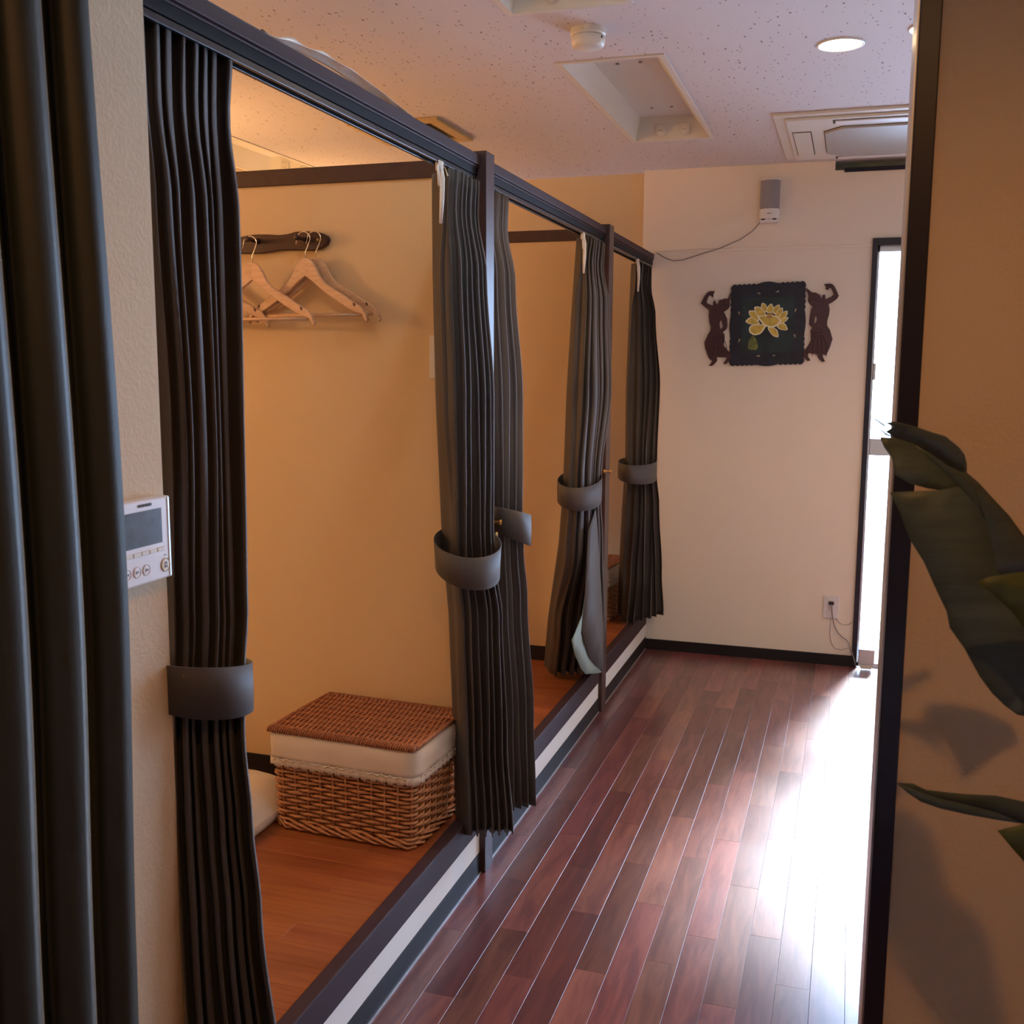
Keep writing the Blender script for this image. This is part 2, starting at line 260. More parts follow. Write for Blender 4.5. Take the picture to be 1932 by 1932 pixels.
LEAVES = {'curl':[(0.0266,1.173,1.446),(0.0367,1.185,1.442),(0.0454,1.192,1.443),(0.0702,1.218,1.436),(0.0863,1.235,1.43),(0.1014,1.251,1.425),(0.1116,1.264,1.417),(0.1184,1.273,1.411),(0.1248,1.283,1.403),(0.1285,1.291,1.392),(0.13,1.299,1.379),(0.1217,1.291,1.382),(0.1065,1.274,1.39),(0.0834,1.246,1.407),(0.0666,1.226,1.418),(0.0468,1.204,1.425),(0.0362,1.191,1.432),(0.0446,1.195,1.437)],'sliver':[(0.0202,1.24,1.446),(0.0281,1.24,1.443),(0.0386,1.24,1.436),(0.0413,1.24,1.434),(0.0361,1.24,1.435)],'sliver2':[(0.0212,1.235,1.439),(0.0283,1.235,1.436),(0.0376,1.235,1.429),(0.048,1.235,1.423),(0.039,1.235,1.425),(0.0311,1.235,1.432)],'lobe1':[(0.0309,1.163,1.428),(0.0455,1.171,1.427),(0.0641,1.179,1.421),(0.0794,1.182,1.407),(0.0946,1.185,1.393),(0.1061,1.188,1.383),(0.1125,1.189,1.375),(0.0922,1.176,1.373),(0.0804,1.171,1.375),(0.0644,1.163,1.38),(0.0483,1.158,1.389),(0.0439,1.163,1.407),(0.0362,1.162,1.417)],'lobe2':[(0.0428,1.144,1.372),(0.0905,1.163,1.374),(0.1107,1.171,1.378),(0.1209,1.173,1.367),(0.1312,1.176,1.355),(0.1392,1.177,1.341),(0.1449,1.178,1.324),(0.1493,1.178,1.308),(0.1539,1.177,1.29),(0.1645,1.18,1.274),(0.1826,1.185,1.257),(0.1986,1.187,1.226),(0.227,1.185,1.105),(0.2087,1.18,1.126),(0.189,1.174,1.138),(0.1823,1.171,1.139),(0.169,1.167,1.149),(0.1555,1.164,1.162),(0.1418,1.161,1.18),(0.1254,1.158,1.209),(0.1094,1.154,1.231),(0.1054,1.155,1.248),(0.0947,1.153,1.269),(0.0799,1.151,1.3),(0.0656,1.147,1.322),(0.0533,1.146,1.352)],'under':[(0.0642,1.216,1.419),(0.0819,1.225,1.409),(0.1032,1.236,1.394),(0.1172,1.243,1.387),(0.1244,1.247,1.385),(0.1346,1.252,1.367),(0.1493,1.258,1.331),(0.1399,1.254,1.343),(0.1176,1.243,1.369),(0.0985,1.233,1.388),(0.0823,1.225,1.403)],'back':[(0.1232,1.261,1.386),(0.1265,1.264,1.384),(0.1406,1.277,1.372),(0.1557,1.291,1.356),(0.1787,1.311,1.332),(0.1997,1.329,1.305),(0.219,1.345,1.279),(0.2284,1.352,1.251),(0.2027,1.329,1.26),(0.1847,1.312,1.262),(0.1672,1.296,1.263),(0.1566,1.288,1.297),(0.1479,1.281,1.322),(0.1369,1.272,1.342),(0.1229,1.259,1.368)],'front':[(0.1259,1.099,1.292),(0.1381,1.104,1.297),(0.155,1.11,1.3),(0.17,1.116,1.302),(0.1895,1.124,1.298),(0.2001,1.126,1.228),(0.1861,1.121,1.23),(0.1738,1.116,1.245),(0.161,1.112,1.262),(0.1427,1.105,1.279)],'low_top':[(0.0681,1.198,1.039),(0.0863,1.204,1.038),(0.1015,1.21,1.03),(0.1244,1.218,1.027),(0.1427,1.224,1.025),(0.177,1.236,1.023),(0.2073,1.246,1.016),(0.2354,1.256,1.004),(0.2368,1.256,0.9836),(0.2091,1.246,0.99),(0.1783,1.236,1.003),(0.1434,1.224,1.013),(0.1157,1.214,1.02),(0.0925,1.206,1.029)],'low_bottom':[(0.067,1.178,1.046),(0.0909,1.186,1.037),(0.1138,1.194,1.028),(0.1411,1.204,1.021),(0.1754,1.216,1.011),(0.2057,1.226,0.9982),(0.1759,1.216,1.003),(0.1418,1.204,1.01),(0.1144,1.194,1.017),(0.0938,1.187,1.025),(0.0799,1.182,1.035)],'corner':[(0.1647,1.126,1.028),(0.1906,1.136,1.035),(0.2258,1.15,1.04),(0.2457,1.155,0.9383),(0.2211,1.146,0.9551),(0.1934,1.136,0.9938),(0.1818,1.132,1.007)]}
RACK = [(-1.788,1.868),(-1.744,1.869),(-1.714,1.874),(-1.687,1.875),(-1.651,1.874),(-1.612,1.871),(-1.586,1.873),(-1.557,1.879),(-1.521,1.879),(-1.492,1.877),(-1.474,1.872),(-1.459,1.864),(-1.456,1.856),(-1.461,1.845),(-1.478,1.836),(-1.5,1.829),(-1.542,1.831),(-1.587,1.833),(-1.613,1.833),(-1.646,1.829),(-1.672,1.826),(-1.706,1.826),(-1.746,1.828),(-1.79,1.827)]
# ============================================================ THE SETTING
CZ, XP, YF = 2.48, -.99, 5.415        # ceiling height, step plane, far wall
PF = .207                             # platform floor height
# ---- floor: separate planks, 0.6 m long, 81 mm wide
fl = struct('floor', MB().box(-1.2, 2.1, -1.7, 5.6, -.05, -.0125), 'sub')
PW, PL = .0808, .6
def plank_mesh(name, w, l, m, along='y', ch=.00045, gap=.0003, th=.012):
    a, b = w/2-gap, l/2-gap
    prof = [(-a, -th), (-a, -ch), (-a+ch, 0), (a-ch, 0), (a, -ch), (a, -th)]
    c2 = ch*.5
    vs = []; 
    for e, d in ((-b, 0), (-b+c2, 1), (b-c2, 1), (b, 0)):
        for (x, z) in prof: vs.append((x, e, z if d else min(z, -c2)))
    fs = [(i*6+k, i*6+k+1, (i+1)*6+k+1, (i+1)*6+k) for i in range(3) for k in range(5)]+[(0, 5, 4, 3, 2, 1), (18, 19, 20, 21, 22, 23)]
    if along == 'x': vs = [(y, -x, z) for x, y, z in vs]
    me = bpy.data.meshes.new(name); me.from_pydata(vs, [], fs); 
    b_ = bmesh.new(); b_.from_mesh(me); bmesh.ops.recalc_face_normals(b_, faces=b_.faces); b_.to_mesh(me); b_.free()
    me.materials.append(M[m]); return me
OFF = {0: .049, 1: .365, 2: .10, 3: .495, 4: .245, 5: .575, 6: .35, 7: .068, 8: .222, 9: .533, 10: .275, 11: .065, 12: .42, 13: .15, 14: .55, 15: .30}
full = plank_mesh('plank', PW, PL, 'floor'); rest = MB()
X0 = -.9963; cache = {}
for c in range(38):
    xc = X0+(c+.5)*PW; o = OFF.get(c, random.random()*.6); k = -3
    while True:
        ya, yb = o+k*PL, o+(k+1)*PL; k += 1
        if ya > YF: break
        ya, yb = max(ya, -1.6), min(yb, YF+(.3 if xc > .1 else 0))
        if yb-ya < .01: continue
        if c < 15 and yb > 1.5:
            key = round(yb-ya, 3)
            if key not in cache: cache[key] = full if abs(key-PL) < .002 else plank_mesh('plank', PW, key, 'floor')
            p = bpy.data.objects.new('plank', cache[key]); C.objects.link(p); p.parent = fl; p.location = (xc, (ya+yb)/2, random.uniform(-.0002, .0002)); p.rotation_euler = (0, random.uniform(-.002, .002), 0)
        else: rest.box(xc-PW/2+.0006, xc+PW/2-.0006, ya+.0004, yb-.0004, -.012, 0)
rest.build('planking', 'floor', fl, kind='stuff')
# ---- ceiling with openings for the three troughs: strips round the holes
HOLES = [(-.966, -.62, 1.70, 2.955), (-.966, -.62, 3.455, 4.72), (-2.98, -2.615, 3.30, 5.02)]
cb = MB(); xs = sorted({-3.0, 2.1, *[h[0] for h in HOLES], *[h[1] for h in HOLES]}); ys = sorted({-1.7, 5.65, *[h[2] for h in HOLES], *[h[3] for h in HOLES]})
for i in range(len(xs)-1):
    for j in range(len(ys)-1):
        mx, my = (xs[i]+xs[i+1])/2, (ys[j]+ys[j+1])/2
        if any(h[0] < mx < h[1] and h[2] < my < h[3] for h in HOLES): continue
        cb.box(xs[i], xs[i+1], ys[j], ys[j+1], CZ, CZ+.14)
struct('ceiling', cb, 'ceil')
struct('ceiling_slab', MB().box(-3.1, 2.2, -1.8, 5.75, CZ+.14, CZ+.2), 'sub')
# ---- far wall: right part stands 6 cm proud, with a shallow opening above it and the glazed door
struct('wall_far', MB().box(-1.05, .068, YF, YF+.2, 0, CZ-.045).box(-1.05, -.125, YF, YF+.2, CZ-.045, CZ).box(.068, 1.85, YF, YF+.2, 2.112, CZ-.045).box(1.78, 2.1, YF, YF+.2, 0, 2.112), 'wall_pale')
struct('wall_far_left', MB().box(-3.0, -1.05, YF+.07, YF+.2, 0, CZ), 'wall')
struct('trim_1', MB().box(-.082, 1.85, YF-.012, YF+.02, 2.424, 2.443), 'purple', bevel=.001)
struct('trim_2', MB().box(-.13, 1.85, YF+.10, YF+.12, CZ-.045, CZ), 'niche')
struct('trim_3', MB().box(-1.05, .064, YF-.006, YF+.002, 2.070, 2.086), 'wall_pale', bevel=.002)
struct('baseboard_far', MB().box(-.99, .068, YF-.010, YF, 0, .056), 'base', bevel=.001)
# ---- left wall with the intercom; its end face closes the first bay
struct('wall_left', MB().box(-1.11, XP, -1.7, 1.34, 0, CZ), 'wall')
struct('wall_bay_near', MB().box(-3.0, -1.11, 1.22, 1.34, 0, CZ), 'wall')
struct('wall_bay_back', MB().box(-3.1, -3.0, 1.2, 5.65, 0, CZ), 'wall')
# ---- right wall of this room with the dark door casing, and the closing walls out of frame
struct('wall_right', MB().box(.092, 2.1, 1.6, 1.74, 0, CZ), 'wall')
struct('trim_4', MB().box(.064, .0925, 1.594, 1.752, 0, CZ), 'purple', bevel=.0015)
struct('trim_5', MB().box(.0615, .0645, 1.606, 1.742, 0, CZ), 'alu')
struct('wall_corridor_right', MB().box(2.1, 2.2, -1.7, 5.65, 0, CZ), 'wall')
struct('wall_back', MB().box(-1.11, 2.2, -1.8, -1.7, 0, CZ), 'wall')
# ---- glazed door in the far wall and the balcony outside
d1 = thing('door_1', None, None, (.95, YF, 0), kind='structure')
F = MB().box(.064, .088, YF-.015, YF+.09, 0, 2.112).box(.088, 1.80, YF-.015, YF+.09, 2.078, 2.112).box(1.77, 1.80, YF-.015, YF+.09, 0, 2.078).box(.92, .96, YF-.005, YF+.07, 0, 2.078)
F.build('door_frame', 'purple', d1, bevel=.001)
MB().box(.088, .098, YF+.02, YF+.055, .0, 2.078).box(.088, 1.77, YF+.02, YF+.055, 2.05, 2.078).box(.088, 1.77, YF+.02, YF+.055, 0, .02).build('sash', 'alu', d1)
MB().box(.098, 1.77, YF+.015, YF+.055, 1.071, 1.154).build('middle_rail', 'alu', d1, bevel=.002)
MB().box(.098, 1.77, YF+.034, YF+.038, .02, 1.071).build('pane', 'glass', d1)
MB().box(.098, 1.77, YF+.034, YF+.038, 1.154, 2.05).build('pane', 'glass', d1)
MB().box(.096, .108, YF+.002, YF+.02, 1.44, 1.52).build('lock_plate', 'alu', d1, bevel=.002)
struct('balcony_floor', MB().box(-1.5, 3.5, YF+.2, 7.6, -.12, -.02), 'out')
struct('balcony_parapet', MB().box(-1.5, 3.5, 7.6, 7.75, -.12, .42), 'out')
# ============================================================ SLEEPING PLATFORM, PARTITIONS, CURTAIN FRAME
pl = thing('platform', 'raised orange-brown wooden platform with dark nosing and cream riser along corridor', 'platform', (-2.0, 3.4, 0))
MB().box(-2.998, XP-.03, 1.342, YF, 0, PF-.0125).build('platform_base', 'sub', pl)
MB().box(XP-.032, XP+.004, 1.34, YF, .135, .213).build('nosing', 'brown2', pl, bevel=.003)
MB().box(XP-.03, XP, 1.34, YF, .064, .135).build('riser', 'cream', pl)
MB().box(XP-.03, XP+.003, 1.34, YF, 0, .064).build('skirting', 'base', pl, bevel=.001)
MB().box(XP+.003, XP+.0065, 1.34, YF, 0, .0035).build('sealant', 'alu', pl)
full2 = plank_mesh('board', .0758, .909, 'plat', 'x', .0006, .0002); rest = MB(); r = 0; y = 1.34
pc = {}
while y < YF-.01:
    w = min(.0758, YF-y); o = (r*.303+(.15 if r % 3 else 0)) % .909; xb = XP-.032+o
    while xb > -3.0:
        a, b = max(xb-.909, -3.0), min(xb, XP-.032); xb -= .909
        if b-a < .01: continue
        if a > -2.95 or b > -2.3:
            key = (round(b-a, 3), round(w, 3))
            if key not in pc: pc[key] = plank_mesh('board', w, b-a, 'plat', 'x', .0006, .0002)
            p = bpy.data.objects.new('board', pc[key]); C.objects.link(p); p.parent = pl; p.location = ((a+b)/2+2.0, y+w/2-3.4, PF)
        else: rest.box(a, b, y, y+w, PF-.012, PF)
    y += .0758; r += 1
if rest.v: rest.build('boarding', 'plat', pl, kind='stuff')
def partition(y, lab):
    t = thing('partition', lab, 'partition', (-2.0, y+.03, PF))
    MB().box(-3.0, -1.0, y, y+.05, PF, 2.03).build('panel', 'part', t)
    MB().box(-3.0, -1.0, y-.008, y+.058, 2.015, 2.062).build('top_rail', 'brown', t, bevel=.003)
    MB().box(-3.0, -1.0, y-.006, y, PF, .271).build('skirting', 'base', t)
    return t
partition(2.79, 'tall yellow partition panel with dark top rail carrying the coat rack')
partition(4.325, 'yellow partition panel between the two farther bays, lit by a curtain-shaped patch')
cf = thing('post_and_rail_screen', 'dark brown frame of posts and header rail along the curtained bays', 'frame', (-1.0, 3.4, 0))
MB().box(-1.03, -.972, 2.773, 2.842, 0, 2.077).build('post', 'brown', cf, bevel=.002)
MB().box(-1.03, -.974, 4.312, 4.392, 0, 2.077).build('post', 'brown', cf, bevel=.002)
for ya, yb in ((1.341, 2.773), (2.842, 4.312), (4.392, YF-.001)):
    h = MB().box(-1.028, -.990, ya, yb, 2.038, 2.066).box(-1.026, -.994, ya, yb, 2.032, 2.038).build('header_rail', 'brown2', cf, bevel=.002)
    MB().box(-1.027, -.997, ya, yb, 2.012, 2.032).build('track_channel', 'channel', h)
    MB().box(-1.030, -1.022, ya, yb, 1.998, 2.010).box(-1.006, -.998, ya, yb, 1.998, 2.010).build('curtain_track', 'metal', h, bevel=.001)
# ============================================================ CURTAINS
def sheet(rows, nf, lead=None, flatf=0, ph=0, seed=0, per=14, sharp=.35, tri=0, even=False):
    """rows: (z, xa, ya, xb, yb, amp). a pleated sheet hung between two moving ends; flatf = share of cloth lying flat at end a"""
    rnd = random.Random(seed); jit = [rnd.uniform(.72, 1.25) for _ in range(nf+3)]; dr = [rnd.uniform(-1, 1) for _ in range(nf+3)]
    if even: jit = [1]*(nf+3); dr = [0]*(nf+3)
    cum = [0]
    for k in range(nf): cum.append(cum[-1]+(1 if even else rnd.uniform(.75, 1.3)))
    tot = cum[-1]; cum = [c/tot for c in cum]
    nz = 56; out = []
    zt, zb = rows[0][0], rows[-1][0]
    for i in range(nz+1):
        t = i/nz; z = zt+(zb-zt)*t
        for k in range(len(rows)-1):
            if rows[k][0] >= z >= rows[k+1][0]-1e-9: break
        s = (rows[k][0]-z)/(rows[k][0]-rows[k+1][0]); s = s*s*(3-2*s)
        q = [lerp(a, b, s) for a, b in zip(rows[k][1:], rows[k+1][1:])]
        a, b, amp = Vector((q[0], q[1])), Vector((q[2], q[3])), q[4]
        d = b-a; n = Vector((d.y, -d.x)).normalized(); e = d.normalized(); pit = d.length*(1-flatf)/nf
        row = []
        if lead:
            for k in range(len(lead)-1):
                if lead[k][0] >= z >= lead[k+1][0]-1e-9 or k == len(lead)-2: break
            sl = min(1, max(0, (lead[k][0]-z)/(lead[k][0]-lead[k+1][0]))); P = Vector((lerp(lead[k][1], lead[k+1][1], sl), lerp(lead[k][2], lead[k+1][2], sl)))
            A1 = a+n*(amp*jit[0]); dd = A1-P; m_ = Vector((dd.y, -dd.x)).normalized()
            for j in range(10):
                u = j/10; p = P+dd*u+m_*((.006+.004*math.sin(t*4+seed))*math.sin(math.pi*u)+.004*math.sin(u*9+t*2)); row.append((p.x, p.y, z))
        if flatf:
            for j in range(8):
                u = j/8*flatf; p = a+d*u+n*(.004*math.sin(3.1*u/flatf+t*3)+amp*.5*(j/8)**2); row.append((p.x, p.y, z))
        for f in range(nf):
            for j in range(per+(1 if f == nf-1 else 0)):
                u = j/per; uu = flatf+(1-flatf)*(cum[f]+(cum[f+1]-cum[f])*u)
                w = math.cos(2*math.pi*u+ph); w = math.copysign(abs(w)**(1-sharp*.6), w) if not tri else lerp(w, 1-2*math.acos(max(-1, min(1, w)))/math.pi, tri)
                A = amp*(jit[f]*(1-u)+jit[f+1]*u)*(1+.15*math.sin(t*5+dr[f]*3))
                p = a+d*uu+n*(A*w)+e*(pit*.42*math.sin(4*math.pi*u)*.5+.003*dr[f]*math.sin(t*6+f))
                zoff = 0
                row.append((p.x, p.y, z+zoff))
        out.append(row)
    return MB().grid(out)
def band(c, rx, ry, h, tilt, drop, rot=0, thick=.004, slack=.0):
    """closed cloth strap round the gathered curtain; the far side is lifted by tilt along y and drop along x"""
    mb = MB(); n = 40; rings = []
    for k in range(n):
        a = 2*math.pi*k/n; u, w = rx*math.cos(a), ry*math.sin(a)
        x, y = u*math.cos(rot)-w*math.sin(rot), u*math.sin(rot)+w*math.cos(rot)
        z = c[2]+tilt*w/ry+drop*u/rx
        hh = h*(1+.12*math.cos(a))
        rings.append([(c[0]+x*(1+slack*0), c[1]+y, z-hh/2), (c[0]+x*1.02, c[1]+y*1.0, z), (c[0]+x*(1+slack), c[1]+y*(1+slack*.3), z+hh/2)])
    vs = [p for r_ in rings for p in r_]; fs = []
    for k in range(n):
        for j in range(2): fs.append((k*3+j, ((k+1) % n)*3+j, ((k+1) % n)*3+j+1, k*3+j+1))
    return mb.add(vs, fs)
def curtain(name, label, rows, nf, base, strap=None, runner=None, hook=None, **k):
    t = thing('curtain', label, 'curtain', base, group='grey curtains of the bays' if False else None)
    sheet(rows, nf, **k).build('cloth', 'curtain', t, smooth=True, fix=False, solid=.0012)
    if strap: band(**strap).build('tieback', 'curtain', t, smooth=True, fix=False, solid=.003)
    if hook:
        x, y, z = hook; MB().lathe((x, y, z), [(.009, -.006), (.009, 0), (.004, .002), (.004, .02), (.008, .022), (.008, .028)], 12, 'x').build('tieback_hook', 'brass', t, smooth=True)
    if runner:
        x, y, z = runner
        g = MB().box(x-.006, x+.006, y-.012, y+.012, z-.022, z+.002).tube([(x, y+.006, z-.005), (x+.006, y+.004, z-.04), (x+.008, y-.004, z-.09), (x+.008, y-.014, z-.150)], [.006, .007, .0065, .004], 8).tube([(x, y-.014, z-.01), (x+.004, y-.017, z-.035), (x+.004, y-.014, z-.055), (x+.003, y-.008, z-.058)], .0035, 6)
        g.build('runner_arm', 'ply', t, smooth=True)
    # gliders on the track
    g = MB(); n = max(3, nf//2)
    for i in range(n):
        u = i/max(1, n-1); x = lerp(rows[0][1], rows[0][3], u); y = lerp(rows[0][2], rows[0][4], u)
        g.tube([(-1.014, y, 2.004), ((x-1.014)/2, y, 1.995), (x, y, rows[0][0]-.02)], .002, 5)
    g.build('gliders', 'ply', t)
    return t
curtain('c1', 'dark grey curtain beside the intercom wall, tied with a strap at knee height', [
 (2.018, -1.020, 1.362, -1.020, 1.588, .016), (1.90, -1.020, 1.366, -1.020, 1.584, .010), (1.75, -1.02, 1.370, -1.015, 1.575, .022), (1.40, -1.01, 1.372, -.985, 1.522, .026),
 (1.10, -1.005, 1.362, -.950, 1.476, .026), (.99, -1.005, 1.360, -.942, 1.456, .024), (.90, -1.005, 1.358, -.936, 1.446, .024), (.75, -1.005, 1.355, -.93, 1.450, .030), (.60, -1.00, 1.348, -.92, 1.451, .034), (.235, -.99, 1.335, -.90, 1.464, .042)],
 7, (-1.02, 1.45, 2.02), dict(c=(-.978, 1.412, .985), rx=.060, ry=.082, h=.076, tilt=-.014, drop=-.004, rot=-.35), hook=(-.992, 1.345, 1.02), seed=3, ph=.6)
curtain('c2', 'dark grey curtain tied back in front of the nearer post, beside the wicker basket', [
 (1.995, -1.0, 2.559, -1.0, 2.765, .016), (1.90, -1.0, 2.557, -.998, 2.762, .011), (1.75, -1.0, 2.557, -.985, 2.765, .022), (1.40, -.995, 2.567, -.962, 2.755, .026),
 (1.06, -.99, 2.590, -.935, 2.70, .022), (.96, -.988, 2.60, -.925, 2.70, .020), (.80, -.985, 2.62, -.915, 2.73, .022), (.45, -.975, 2.640, -.882, 2.70, .024), (.185, -.965, 2.645, -.857, 2.69, .024)],
 6, (-.98, 2.62, 2.0), dict(c=(-.975, 2.635, .985), rx=.085, ry=.120, h=.082, tilt=.020, drop=-.022, slack=.05, rot=.12), runner=(-1.0, 2.502, 2.0), hook=(-.974, 2.80, 1.02), seed=5, ph=1.5,
 lead=[(2, -1.075, 2.636), (1.75, -1.075, 2.64), (1.4, -1.07, 2.649), (1.03, -1.06, 2.667), (.8, -1.055, 2.705), (.45, -1.04, 2.701), (.18, -1.02, 2.665)])
curtain('c3', 'dark grey curtain tied back just past the nearer post, half hidden behind another', [
 (1.995, -1.01, 2.872, -1.0, 3.03, .014), (1.90, -1.01, 2.872, -1.0, 3.03, .010), (1.75, -1.005, 2.872, -.99, 3.05, .020), (1.40, -.995, 2.868, -.975, 3.07, .024),
 (1.06, -.985, 2.868, -.935, 2.97, .020), (.96, -.98, 2.868, -.93, 2.97, .020), (.80, -.975, 2.87, -.915, 2.97, .022), (.45, -.955, 2.87, -.885, 2.955, .024), (.170, -.94, 2.862, -.863, 2.925, .024)],
 4, (-.98, 2.93, 2.0), dict(c=(-.948, 2.925, 1.03), rx=.060, ry=.074, h=.082, tilt=-.02, drop=-.012), hook=(-.974, 2.838, 1.05), seed=8, ph=2)
curtain('c4', 'dark grey curtain tied back before the farther post, green lining turned out', [
 (1.995, -1.0, 3.995, -1.0, 4.28, .016), (1.90, -1.0, 3.97, -.998, 4.27, .012), (1.75, -1.0, 3.939, -.985, 4.27, .026), (1.40, -.995, 3.882, -.965, 4.25, .030),
 (1.06, -.99, 3.822, -.960, 4.10, .026), (.96, -.99, 3.822, -.958, 4.10, .024), (.80, -1.0, 3.829, -.957, 4.14, .026), (.45, -1.09, 3.978, -.952, 4.19, .028), (.222, -1.13, 4.091, -.965, 4.19, .030)],
 6, (-1.02, 4.06, 2.0), dict(c=(-1.00, 3.975, 1.02), rx=.078, ry=.170, h=.085, tilt=.018, drop=-.014), runner=(-1.0, 3.965, 2.0), hook=(-.974, 4.30, 1.06), seed=11, ph=.4,
 lead=[(2, -1.06, 4.102), (1.75, -1.06, 4.049), (1.4, -1.06, 3.986), (1.03, -1.06, 3.955), (.8, -1.08, 3.975), (.45, -1.17, 4.15), (.22, -1.2, 4.197)])
curtain('c5', 'dark grey curtain tied back at the far wall, in front of the third bay', [
 (1.995, -1.0, 5.049, -1.0, 5.36, .016), (1.90, -.995, 5.01, -.995, 5.35, .012), (1.75, -.99, 4.974, -.975, 5.33, .028), (1.40, -.97, 4.874, -.950, 5.34, .034),
 (1.06, -.96, 4.826, -.935, 5.24, .026), (.96, -.96, 4.826, -.935, 5.24, .026), (.80, -.97, 4.85, -.925, 5.26, .030), (.45, -1.0, 4.943, -.905, 5.28, .032), (.225, -1.03, 5.046, -.888, 5.285, .034)],
 5, (-.98, 5.15, 2.0), dict(c=(-.978, 5.04, 1.0), rx=.082, ry=.24, h=.085, tilt=-.0, drop=-.012), runner=(-.99, 4.985, 2.0), seed=14, ph=1.0,
 lead=[(2, -1.06, 5.193), (1.75, -1.06, 5.154), (1.4, -1.05, 5.077), (1.03, -1.04, 5.053), (.8, -1.05, 5.047), (.45, -1.08, 5.145), (.22, -1.1, 5.233)])
# turned-out hem of the curtain at the farther post
c4 = [o for o in C.objects if o.name.startswith('curtain') and 'green lining' in o.get('label', '')][0]
def patch(name, pts, m, parent, label=None, thick=.0012):
    me = bpy.data.meshes.new(name); b = bmesh.new(); vs = [b.verts.new(Vector(p)-ORG[parent]) for p in pts]
    es = [b.edges.new((vs[i], vs[(i+1) % len(vs)])) for i in range(len(vs))]
    bmesh.ops.triangle_fill(b, edges=es, use_beauty=True)
    bmesh.ops.subdivide_edges(b, edges=[e for e in b.edges if not e.is_boundary], cuts=1)
    bmesh.ops.triangulate(b, faces=b.faces); bmesh.ops.recalc_face_normals(b, faces=b.faces); b.to_mesh(me); b.free()
    me.polygons.foreach_set('use_smooth', [True]*len(me.polygons)); me.materials.append(M[m])
    o = bpy.data.objects.new(name, me); C.objects.link(o); o.parent = parent; ORG[o] = ORG[parent]; d = o.modifiers.new('thick', 'SOLIDIFY'); d.thickness = thick
    return tag(o, label)
patch('turned_lining', [(-0.946,3.882,0.6642),(-0.944,3.813,0.5535),(-0.942,3.694,0.5099),(-0.946,3.663,0.4908),(-0.944,3.706,0.4248),(-0.942,3.801,0.343),(-0.946,3.896,0.2942),(-0.944,4.101,0.2404),(-0.942,4.181,0.2223),(-0.946,4.088,0.2755),(-0.944,3.946,0.35),(-0.942,3.863,0.4257),(-0.946,3.808,0.4813)], 'lining', c4, 'grey-green lining folded outwards')
patch('turned_edge', [(-0.942,3.887,0.8723),(-0.938,3.989,0.9421),(-0.934,4.014,0.8538),(-0.942,4.122,0.6168),(-0.938,4.158,0.4299),(-0.934,4.166,0.2322),(-0.942,4.052,0.286),(-0.938,3.921,0.3573),(-0.934,3.831,0.4348),(-0.942,3.809,0.4921),(-0.938,3.834,0.6326)], 'curtain', c4)
# foreground curtain at the left edge of the view
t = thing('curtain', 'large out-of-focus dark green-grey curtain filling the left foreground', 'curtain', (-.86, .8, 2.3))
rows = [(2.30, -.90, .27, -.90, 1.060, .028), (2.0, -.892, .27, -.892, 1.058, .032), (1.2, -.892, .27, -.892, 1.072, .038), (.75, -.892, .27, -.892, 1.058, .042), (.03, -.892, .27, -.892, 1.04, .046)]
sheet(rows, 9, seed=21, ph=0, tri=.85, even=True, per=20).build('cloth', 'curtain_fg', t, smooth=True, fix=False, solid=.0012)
rl = thing('curtain_rail', 'dark rail on the left wall holding the foreground curtain', 'curtain rail', (-.9, .66, 2.32))
MB().tube([(-.88, .2, 2.32), (-.88, 1.12, 2.32)], .012, 12).build('rod', 'metal', rl, smooth=True)
MB().box(-.99, -.87, .24, .26, 2.31, 2.33).box(-.99, -.87, 1.08, 1.10, 2.31, 2.33).build('bracket', 'metal', rl)
# ============================================================ WALL FITTINGS
def text(name, s, size, loc, rot, m, parent, extrude=.0004):
    cu = bpy.data.curves.new(name, 'FONT'); cu.body = s; cu.size = size; cu.extrude = extrude; cu.align_x = 'CENTER'; cu.align_y = 'CENTER'
    t = bpy.data.objects.new('tmp', cu); C.objects.link(t)
    me = bpy.data.meshes.new_from_object(t.evaluated_get(bpy.context.evaluated_depsgraph_get())); bpy.data.objects.remove(t)
    me.transform(Matrix.Translation(Vector(loc)-ORG[parent]) @ rot); me.name = name; me.materials.clear(); me.materials.append(M[m])
    o = bpy.data.objects.new(name, me); C.objects.link(o); o.parent = parent; ORG[o] = ORG[parent]; return o
ROTX = Matrix(((0, 0, 1, 0), (1, 0, 0, 0), (0, 1, 0, 0), (0, 0, 0, 1)))     # text facing +X, reading along +Y
ROTY = Matrix(((1, 0, 0, 0), (0, 0, 1, 0), (0, 1, 0, 0), (0, 0, 0, 1)))     # text in XZ plane
def marks(y0, z0, parent, dx=.0013):
    """tiny printed strokes, too small in the photograph to read"""
    g = MB()
    for dy in (-.0028, .0012):
        for dz in (-.0014, 0, .0014): g.box(IX+dx-.0002, IX+dx+.0002, y0+dy, y0+dy+.0022, z0+dz-.0003, z0+dz+.0003)
        g.box(IX+dx-.0002, IX+dx+.0002, y0+dy+.0008, y0+dy+.0013, z0-.0018, z0+.0018)
    g.build('printed_marks', 'ink', parent)
